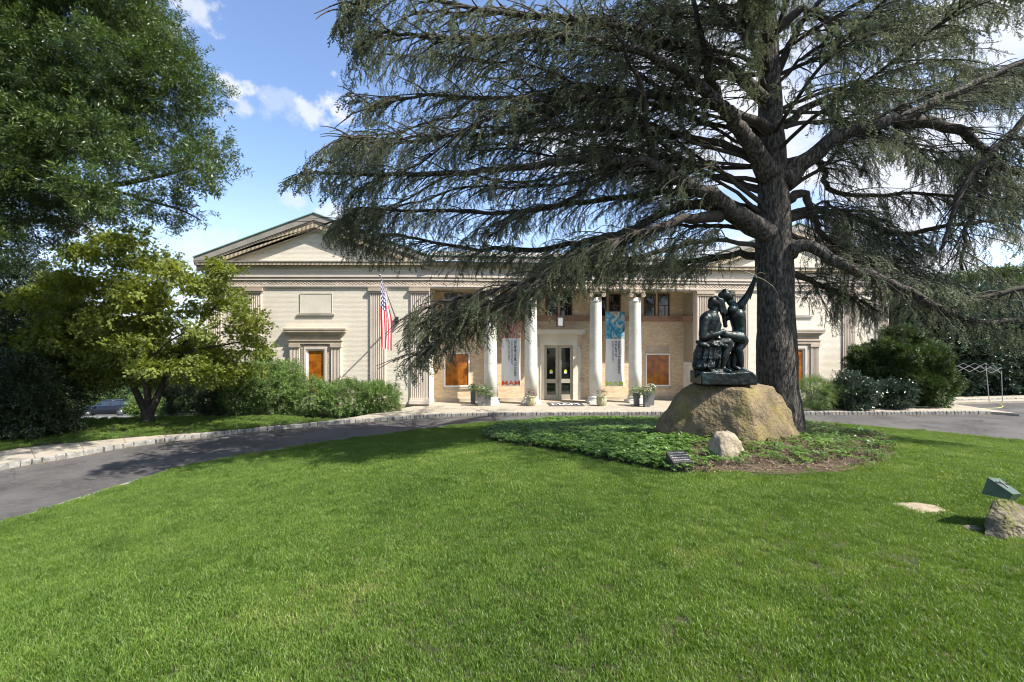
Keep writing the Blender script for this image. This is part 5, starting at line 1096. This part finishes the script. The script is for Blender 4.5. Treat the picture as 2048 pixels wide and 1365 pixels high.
# low hedge line far behind
shrub('hedge', [B(150, 802, 60, 160, 22, 2), B(420, 802, 60, 160, 22, 2)], 'far', 3500, 'long low hedge along the back of the lower car park', 'hedge', z0=terrain(-40, 60), s=(1.1, 1.8), stem=False)
# ------------------------------------------------------------------ rocks
def rock(name, c, half, h, m, seed=0, fn=None, sub_=5, amp=.12, label=None, cat='rock', planes=9, cutd=(.72, .92)):
    rr = random.Random(int(seed * 10)); PL = []
    for _ in range(planes):
        v = Vector((rr.gauss(0, 1), rr.gauss(-.3, 1), abs(rr.gauss(0, .7)))).normalized(); PL.append((v, rr.uniform(*cutd)))
    bm = bmesh.new(); bmesh.ops.create_icosphere(bm, subdivisions=sub_, radius=1)
    for v in bm.verts:
        p = v.co.copy(); q = p.copy()
        if fn: q = fn(p)
        for pn, pd in PL:
            e_ = q.dot(pn) - pd
            if e_ > 0: q = q - pn * e_ * .92
        nn = noise.fractal(p * 1.6 + Vector((seed, 0, 0)), .9, 2.1, 5) * amp + .5 * amp * noise.fractal(p * 6 + Vector((0, seed, 0)), .8, 2.2, 3) * .6
        q = q * (1 + nn); v.co = Vector((q.x * half[0], q.y * half[1], max(q.z, -.25) * h))
    me = bpy.data.meshes.new(name); bm.to_mesh(me); bm.free(); me.materials.append(m); me.polygons.foreach_set('use_smooth', [True] * len(me.polygons))
    o = obj(name, me); o.location = c
    if label: tag(o, label, cat)
    return o
bo = hit(1461, 893); bY = bo.y + 1.2; k = bY / FP; bc3 = Vector(((1461 - 1024) * k, bY, lz((1461 - 1024) * k, bY) - .05)); topz = P(1461, 763, bY).z; bh = topz - bc3.z
print('BOULDER', bc3, 'scale px/m', 1 / k, 'h', bh, 'trunk', TB)
sil = [(0, -144, 144), (.15, -144, 141), (.35, -137, 128), (.55, -122, 118), (.75, -103, 104), (.9, -86, 84), (1.0, -62, 42)]
def bfn(p):
    z = p.z; a = math.atan2(p.y, p.x); hz_ = math.hypot(p.x, p.y); zz_ = max(0, z)
    t = min(1, zz_ ** .85 * 1.0); 
    for (t0, l0, r0), (t1, l1, r1) in zip(sil, sil[1:]):
        if t <= t1 + 1e-6: f = (t - t0) / (t1 - t0); l = l0 + (l1 - l0) * f; r = r0 + (r1 - r0) * f; break
    lim = (-l if p.x < 0 else r) / 144; ca, sa = math.cos(a), math.sin(a)
    # plan: blunt prow towards the camera, right of centre
    e = 1.0 / (abs(ca) ** 1.02 + abs(sa) ** 1.02) ** (1 / 1.02) if sa < 0 else 1.0 / (abs(ca) ** 2.4 + abs(sa) ** 2.4) ** (1 / 2.4)
    rr_ = e * (1 if hz_ < 1e-6 else 1); full = min(1, hz_ / math.sqrt(max(1e-6, 1 - min(.98, z * z))) if abs(z) < .99 else hz_)
    out = lim * rr_ * full if z >= 0 else rr_ * full
    if t > .93: out *= min(1, hz_ / .28)
    return Vector((ca * out + (.10 * zz_ * 0), sa * out * 1.0, min(z * 1.0, .995) if z < 0 else t))
boulder = rock('boulder', bc3, (144 * k, 1.35, 1), bh, M['boulder'], 2.3, bfn, 6, .05, 'huge mossy boulder carrying the bronze statue', 'boulder', 7, (.86, .98))
sb = hit(1461, 925); rock('boulder', sb + Vector((0, .25, -.05)), (44 * sb.y / FP, .42, 1), P(1461, 864, sb.y).z - sb.z + .02, M['stone_pale'], 5, lambda p: Vector((p.x * (1 - .25 * max(p.z, 0)), p.y, p.z)), 5, .09, 'small pale boulder leaning at the foot of the mossy boulder', 'boulder')
fs_ = hit(1838, 1020); o = rock('flat_stone', fs_ + Vector((0, 0, -.02)), (54 * fs_.y / FP, .30, 1), .075, M['stone_pale'], 8, None, 4, .12, 'flat grey stone sunk in the lawn', 'stone', 3); o.rotation_euler = (0, 0, -.25)
rk = hit(2010, 1084); ry = rk.y; hp = []
for x, y, d in [(1984, 1006, .30), (1996, 998, .30), (2014, 999, .25), (2036, 1010, .32), (2056, 1026, .35), (2010, 1004, .55), (2050, 1015, .6), (1976, 1034, .2), (1967, 1072, .12), (2000, 1100, .0), (2012, 1040, .05), (2040, 1052, .08), (2045, 1105, .05), (2082, 1095, .2), (2086, 1050, .4), (1972, 1070, .6), (2030, 1072, .8), (2080, 1070, .7)]:
    hp.append(P(x, y, ry + d))
bm = bmesh.new()
for q in hp: bm.verts.new(q)
r_ = bmesh.ops.convex_hull(bm, input=bm.verts); bmesh.ops.delete(bm, geom=[g_ for g_ in r_['geom_interior'] if isinstance(g_, bmesh.types.BMVert)], context='VERTS')
bmesh.ops.triangulate(bm, faces=bm.faces); bmesh.ops.subdivide_edges(bm, edges=bm.edges[:], cuts=9, use_grid_fill=True, smooth=0)
for v in bm.verts: v.co += Vector((nz(*(v.co * 5)), nz(*(v.co * 5 + Vector((9, 0, 0)))), nz(*(v.co * 5 + Vector((0, 9, 0)))))) * .035 + noise.fractal(v.co * 22, .8, 2.1, 4) * .012 * Vector((1, -1, 1))
me = bpy.data.meshes.new('rock'); bm.to_mesh(me); bm.free(); me.polygons.foreach_set('use_smooth', [True] * len(me.polygons)); me.materials.append(M['moss_rock'])
tag(obj('rock', me), 'rough angular mossy rock at the right edge under the green block', 'rock')
rock('stone', hit(1952, 1066) + Vector((0, .05, -.03)), (.13, .1, 1), .10, M['moss_rock'], 14, None, 4, .25, 'small mossy stone in the grass left of the rough rock', 'stone')
# green wedge block balanced on the rock
gY = rk.y + .25; gb = MB(); c8 = [P(1974, 956, gY + .22), P(1999, 958, gY + .50), P(2043, 988, gY + .36), P(2026, 987, gY + .02)]
cc = P(2003, 980, gY + .2)
top = [P(1975, 955, gY + .10), P(1999, 957, gY + .42), P(2043, 988, gY + .34), P(2026, 989, gY + .0)]; bot = [P(1963, 988, gY + .12), P(1992, 985, gY + .42), P(2032, 1001, gY + .34), P(2018, 1000, gY + .02)]
gb.add(top + bot, [(0, 3, 2, 1), (4, 5, 6, 7), (0, 4, 7, 3), (3, 7, 6, 2), (2, 6, 5, 1), (1, 5, 4, 0)])
go_ = empty('bronze_block', cc, 'tilted green metal block with a cross shaped cut, balanced on the rough rock', 'sculpture')
under(gb.build('block', M['green_bronze']), go_)
nrm = (top[3] - top[0]).cross(top[1] - top[0]).normalized(); nrm = nrm if nrm.z > 0 else -nrm
def on_top(a, b): return top[0].lerp(top[3], a).lerp(top[1].lerp(top[2], a), b) + nrm * .004
cr = MB(); cr.tube([on_top(.30, .05), on_top(.42, .95)], .011, 4); cr.tube([on_top(.2, .55), on_top(.62, .45)], .011, 4)
under(cr.build('groove', M['black']), go_)
# dark engraved marker
mk = hit(1360, 945); mY2 = mk.y; km = mY2 / FP; marker = empty('stone_marker', mk, 'small dark stone marker with engraved sloping top in the groundcover', 'marker', None, .18)
w, h = 42 * km, .24; b = MB(); b.add([(-w / 2, -.10, -.05), (w / 2, -.10, -.05), (w / 2, .16, -.05), (-w / 2, .16, -.05), (-w / 2, -.13, h - .02), (w / 2, -.13, h - .02), (w / 2, .18, h + .13), (-w / 2, .18, h + .13)], [(0, 3, 2, 1), (4, 5, 6, 7), (0, 1, 5, 4), (1, 2, 6, 5), (2, 3, 7, 6), (3, 0, 4, 7)])
o = b.build('block', M['granite_dark'], marker)
e = MB()
for r_ in range(4):
    x = -w * .40; yy = .12 - r_ * .065; zz_ = h - .02 + (yy + .13) / .31 * .15 + .003
    while x < w * .38:
        l = rnd.uniform(.015, .05); e.add([(x, yy, zz_), (x + l, yy, zz_), (x + l, yy + .018, zz_ + .009), (x, yy + .018, zz_ + .009)], [(0, 1, 2, 3)]); x += l + .012
o = e.build('engraving', M['engraving'], marker); o['kind'] = 'stuff'
# ------------------------------------------------------------------ bronze statue
SY = bY - .15; sk_ = SY / FP
def S(px, py, dy=0.): return P(px, py, SY + dy)
def capsules(mb, items):
    for it in items:
        a, ra, b_, rb = it; a, b_ = Vector(a), Vector(b_); ax = (b_ - a); L = ax.length; ax = ax.normalized() if L > 1e-6 else Vector((0, 0, 1)); n = 5; pts = []; rad = []
        for i in range(n): t = math.pi / 2 * (1 - i / (n - 1)) if True else 0; pts.append(a - ax * ra * math.sin(t)); rad.append(max(ra * math.cos(t), .0015))
        for i in range(1, n): t = math.pi / 2 * i / (n - 1); pts.append(b_ + ax * rb * math.sin(t)); rad.append(max(rb * math.cos(t), .0015))
        if L > 1e-4: pts.insert(n, b_.copy()); rad.insert(n, rb)
        mb.tube(pts, rad, 14)
def sculpt(name, items, thing, m, vox=.016, smooth_it=2, extra=None, disp=.0):
    mb = MB(); capsules(mb, items)
    if extra: extra(mb)
    me = mb.mesh(name, m); o = obj(name, me); md = o.modifiers.new('r', 'REMESH'); md.mode = 'VOXEL'; md.voxel_size = vox; md.use_smooth_shade = True
    ms = o.modifiers.new('s', 'SMOOTH'); ms.iterations = smooth_it; ms.factor = .5
    dg = bpy.context.evaluated_depsgraph_get(); dg.update(); nm = bpy.data.meshes.new_from_object(o.evaluated_get(dg)); o.modifiers.clear(); o.data = nm
    if disp:
        nrs = [(v.co.copy(), v.normal.copy()) for v in nm.vertices]; co = []
        for c_, n_ in nrs: co += (c_ + n_ * disp * noise.fractal(c_ * 9, .9, 2, 4))[:]
        nm.vertices.foreach_set('co', co); nm.update()
    nm.polygons.foreach_set('use_smooth', [True] * len(nm.polygons)); under(o, thing); return o
K = sk_      # metres per photo pixel at the statue
stt = empty('bronze_statue', S(1445, 760), 'dark bronze statue of a seated old man beside a youth aiming a bow', 'statue')
def C(p, rp, q, rq): return (p, rp * K, q, rq * K)
man = [C(S(1414, 694, .05), 16, S(1414, 664, .0), 16), C(S(1414, 664), 16, S(1420, 640, 0), 19), C(S(1413, 638, -.16), 13, S(1424, 636, .18), 13), C(S(1424, 634), 10, S(1430, 617), 8), C(S(1434, 650, -.05), 9, S(1428, 670, -.05), 10),
   C(S(1431, 606), 10.5, S(1435, 611), 9.5), C(S(1440, 609), 3, S(1445, 614), 2.2), C(S(1438, 619), 4.5, S(1441, 621), 3.2), C(S(1425, 602), 8.5, S(1421, 613), 6), C(S(1432, 598), 7, S(1440, 601), 5), C(S(1441, 606, -.06), 2.6, S(1446, 607, -.06), 2),
   C(S(1409, 640, -.22), 10, S(1406, 672, -.30), 8), C(S(1406, 675, -.30), 8, S(1438, 667, -.28), 5), C(S(1440, 666, -.27), 5.2, S(1447, 662, -.24), 4.4),
   C(S(1422, 640, .2), 8, S(1432, 668, .22), 6), C(S(1432, 668, .22), 6, S(1446, 664, 0), 4.5),
   C(S(1412, 692, -.12), 13, S(1455, 685, -.16), 10), C(S(1457, 687, -.16), 9.5, S(1449, 714, -.2), 7.5), C(S(1449, 714, -.2), 7.5, S(1444, 736, -.2), 4.6), C(S(1444, 738, -.2), 4.6, S(1460, 743, -.34), 3.4),
   C(S(1412, 692, .15), 11, S(1450, 690, .15), 9), C(S(1450, 690, .15), 8, S(1456, 735, .15), 5), C(S(1456, 737, .15), 4, S(1468, 741, .1), 3)]
for kf in range(4): man.append(C(S(1441 + kf * 1.2, 661 + kf * 1.8, -.28), 1.9, S(1449 + kf, 663 + kf * 1.6, -.30), 1.5))
for kf in range(9): man.append(C(S(1437 + (kf % 3) * 3.6, 598 + kf * 1.2, -.10 + .1 * (kf // 3)), 3.2, S(1443 + (kf % 3) * 4.2 + 2 * math.sin(kf), 626 + 3 * (kf % 2), -.10 + .09 * (kf // 3)), 2.6))
man += [C(S(1448, 622, -.06), 3.4, S(1449, 642, -.06), 2.2), C(S(1446, 624, .06), 4, S(1451, 652, .04), 4.5)]
o = sculpt('man', man, stt, M['bronze'], disp=.006); o['label'] = 'seated old man with bowed head and braids'
boy = [C(S(1480, 680, .08), 13, S(1477, 655, .06), 12.5), C(S(1477, 655, .06), 12.5, S(1474, 632, .02), 16), C(S(1464, 620, -.08), 9, S(1482, 617, .14), 9), C(S(1470, 614), 8, S(1459, 603), 6.5), C(S(1484, 640, .05), 7.5, S(1486, 664, .06), 6.5),
   C(S(1450, 591), 10.5, S(1456, 594), 9.5), C(S(1463, 590), 3, S(1467, 591), 2.2), C(S(1461, 601), 4.2, S(1465, 601), 3), C(S(1444, 592), 8, S(1446, 602), 5.5), C(S(1450, 584), 6.5, S(1457, 586), 5), C(S(1461, 596, -.05), 2.6, S(1465, 597, -.05), 2),
   C(S(1480, 613, -.04), 8.5, S(1496, 590, -.14), 6.2), C(S(1496, 590, -.14), 6, S(1508, 564, -.26), 4.2), C(S(1508, 563, -.26), 4.2, S(1511, 557, -.3), 4.4),
   C(S(1466, 620, .12), 7, S(1450, 640, .10), 5.5), C(S(1450, 640, .10), 5, S(1447, 628, .02), 3.6),
   C(S(1481, 676, 0), 12, S(1450, 671, -.08), 10), C(S(1450, 671, -.08), 8, S(1445, 670, -.1), 6),
   C(S(1485, 682, .12), 11.5, S(1476, 697, .06), 10), C(S(1476, 697, .05), 9.5, S(1480, 716, .06), 7.5), C(S(1480, 716, .06), 7.5, S(1482, 736, .06), 5.4), C(S(1483, 739, .05), 5.4, S(1500, 746, -.08), 3.4),
   C(S(1470, 700, .15), 8, S(1467, 730, .1), 5), C(S(1467, 732, .1), 5, S(1478, 739, .02), 3.4)]
for kf in range(4): boy.append(C(S(1509 + kf * .9, 557 - kf * .3, -.32), 1.4, S(1510 + kf * 1.1, 550 + kf * .9, -.33), 1.2))
o = sculpt('youth', boy, stt, M['bronze'], disp=.006); o['label'] = 'slender youth twisting with one arm raised'
dr = [C(S(1404, 700, -.12), 13, S(1400, 732, -.1), 15), C(S(1402, 705, .12), 14, S(1402, 738, .12), 15), C(S(1404, 696, -.05), 12, S(1434, 696, -.05), 13), C(S(1432, 706, -.08), 12, S(1432, 738, -.02), 12), C(S(1400, 722, 0), 9, S(1396, 750, 0), 9), C(S(1455, 715, .22), 9, S(1470, 738, .25), 9)]
for kf in range(18):
    a = kf / 17; dr.append(C(S(1399 + 44 * a, 686 - 4 * math.sin(a * 3), -.27), 1.8, S(1392 + 46 * a + 4 * math.sin(kf * 1.7), 716 + 22 * abs(math.sin(kf * 2.1)), -.31 - .08 * math.sin(a * 3)), 2.4))
for kf in range(6): dr.append(C(S(1396 + kf * 9, 684 + kf * 1.5, -.28), 4, S(1406 + kf * 9, 690 + 3 * (kf % 2), -.33), 4.5))
sculpt('drapery', dr, stt, M['bronze'], disp=.022)
def slab(mb):
    mb.extr([tuple((p.x, p.z)) for p in (S(1391, 768), S(1499, 768), S(1499, 750), S(1490, 742), S(1440, 745), S(1391, 742))], SY - .42, SY + .42)
sculpt('statue_base', [C(S(1400, 745, -.2), 8, S(1440, 744, -.25), 7), C(S(1470, 744, .1), 6, S(1490, 746, -.1), 5)], stt, M['bronze'], .02, 3, slab, .01)
# bow stave
under(MB().tube(smooth_path([S(1500, 600, -.25), S(1508, 575, -.3), S(1512, 555, -.32), S(1512, 535, -.3)], 4), [.012] * 13, 6).build('bow', M['bronze'], smooth=True), stt)
# ------------------------------------------------------------------ tent frame on the right
tent = empty('tent_frame', G(1950, 806), 'bare white metal folding canopy frame standing on the forecourt', 'tent frame')
legs = [(1994.5, 803.5, 728), (2004, 803.5, 735), (1881, 806, 733)]
tp = []
la = G(1978.5, 803.5); lb = G(2005, 803); lc = G(1880, 805); topz = E - (731 - 682.5) * la.y / FP
la_t = P(1972, 732, la.y); lb_t = P(2003, 742, lb.y - .1)
for a, b_ in ((la, la_t), (lb, lb_t), (lc, Vector((lc.x, lc.y, la_t.z)))):
    under(MB().tube([a, b_], .019, 4).build('leg', M['steel']), tent)
ld_t = Vector((lc.x - .6, lc.y - 1.2, la_t.z - .15)); 
def scissor(a, b_, n, amp):
    for s_ in (-1, 1):
        pts = [a.lerp(b_, i / n) + Vector((0, 0, amp * s_ * (1 if i % 2 else -1))) for i in range(n + 1)]
        under(MB().tube(pts, .010, 4).build('brace', M['steel']), tent)
scissor(la_t, Vector((lc.x, lc.y, la_t.z)), 4, .16); scissor(lb_t, ld_t + Vector((.5, 0, .1)), 4, .16); scissor(la_t, lb_t, 2, .2)
# pale hose along the right walk
hs_ = smooth_path([G(1700, 814.5) + Vector((0, 0, .02)), G(1790, 815) + Vector((0, 0, .02)), G(1880, 815, -.0) + Vector((0, 0, .02)), G(1960, 817, -.12), G(1998, 816, -.12), G(2006, 812, -.12), G(1999, 808, -.12)], 5)
tag(MB().tube(hs_, .014, 6).build('garden_hose', mat('hose', (.55, .60, .18), var=.05), smooth=True), 'pale green garden hose lying across the right forecourt', 'hose')
# ------------------------------------------------------------------ vehicles
def car(loc, rz, paint_m, label, group=None, suv=True):
    t = empty('parked_car', loc, label, 'car', group, rz); h = 1.66 if suv else 1.45; L = 2.3
    # stations along x (front = -x): x, half width, sill, belt
    st = [(-2.28, .62, .42, .72), (-2.20, .80, .30, .92), (-1.9, .88, .26, 1.00), (-1.0, .92, .24, 1.08), (0, .93, .24, 1.10), (1.0, .93, .24, 1.12), (1.9, .90, .28, 1.16), (2.2, .84, .34, 1.14), (2.28, .70, .46, 1.0)]
    mb = MB(); vs = []; m = 8
    for x, w_, s_, b_ in st: vs += [(x, -w_ * .85, s_), (x, -w_, s_ + .12), (x, -w_, (s_ + b_) / 2 + .05), (x, -w_ * .93, b_), (x, w_ * .93, b_), (x, w_, (s_ + b_) / 2 + .05), (x, w_, s_ + .12), (x, w_ * .85, s_)]
    fs = [(i * m + k, i * m + (k + 1) % m, (i + 1) * m + (k + 1) % m, (i + 1) * m + k) for i in range(len(st) - 1) for k in range(m)] + [tuple(range(m - 1, -1, -1)), tuple(range((len(st) - 1) * m, len(st) * m))]
    mb.add(vs, fs).build('body', paint_m, t, None, True)
    gl = [(-1.15, .84, 1.06, -.35, .70), (1.75, .84, 1.12, 1.95, .70)]
    x0, x1, x2, x3 = -1.1, -.25, 1.45, 2.1; zr = h
    mb = MB().add([(x0, -.80, 1.07), (x0, .80, 1.07), (x1, .66, zr - .05), (x1, -.66, zr - .05), (x3, -.80, 1.13), (x3, .80, 1.13), (x2, .66, zr - .08), (x2, -.66, zr - .08)], [(0, 1, 2, 3), (4, 7, 6, 5), (0, 3, 7, 4), (1, 5, 6, 2)])
    mb.build('window', M['car_glass'], t)
    MB().add([(x1 - .05, -.68, zr - .06), (x1 - .05, .68, zr - .06), (x2 + .1, .68, zr - .09), (x2 + .1, -.68, zr - .09), (x1 + .2, -.60, zr), (x1 + .2, .60, zr), (x2 - .1, .60, zr - .02), (x2 - .1, -.60, zr - .02)], [(0, 1, 5, 4), (1, 2, 6, 5), (2, 3, 7, 6), (3, 0, 4, 7), (4, 5, 6, 7), (0, 3, 2, 1)]).build('roof', paint_m, t, None, True)
    for sy in (-1, 1):
        for xa, xb in ((-.28, -.30), (.55, .50), (1.30, 1.36)): MB().tube([(xa + (.10 if xa > 1 else 0), sy * .825, 1.08), (xb, sy * .675, zr - .06)], .035, 5).build('pillar', paint_m, t)
        for xw in (-1.38, 1.36):
            w_ = MB(); w_.lathe([(.30, -.11), (.36, -.10), (.365, 0), (.36, .10), (.30, .11)], 0, 0, 24); o = w_.build('wheel', M['tyre'], t, None, True); o.matrix_local = Matrix.Translation((xw, sy * .84, .36)) @ Matrix.Rotation(R(90), 4, 'X')
            r_ = MB(); r_.lathe([(.05, -.115), (.24, -.115), (.25, 0), (.24, .115), (.05, .115)], 0, 0, 18)
            ro2 = r_.build('rim', M['rim'], o, None, True)
        MB().add([(-2.215, sy * .45, .78), (-2.215, sy * .76, .80), (-2.10, sy * .86, .92), (-2.19, sy * .50, .90), (-1.85, sy * .895, .95), (-1.9, sy * .89, .84)], [(0, 1, 2, 3), (1, 5, 4, 2)]).build('headlight', M['lamp_white'], t)
        MB().box(2.13, 2.27, sy * .80 - .06, sy * .80 + .06, .85, 1.12).build('tail_light', M['lamp_red'], t)
        MB().box(-.75, -.60, min(sy * .92, sy * 1.05), max(sy * .92, sy * 1.05), 1.06, 1.2).build('mirror', paint_m, t)
    MB().box(-2.33, -2.24, -.5, .5, .52, .76).build('grille', M['black'], t)
    MB().box(-2.36, -2.33, -.16, .16, .50, .62).build('number_plate', M['plate_yellow'], t)
    return t
cY = 50.; cp = P(214, 829, cY); cz = terrain(cp.x, cY) - .12
car((cp.x, cY, cz), R(24), M['car_paint'], 'black suv with yellow number plate parked beyond the maple')
car((G(2000, 792).x + 7.5, 41, -.13), R(15), M['car_red'], 'red car glimpsed behind the beech on the far right', suv=False)
car((35.5, 38, -.13), R(-20), M['car_silver'], 'silver car glimpsed through the tent frame', suv=False)

for o in sc.objects:          # scatter modifiers stay off while the statue is sculpted
    for md in o.modifiers:
        if md.type == 'NODES': md.show_viewport = True
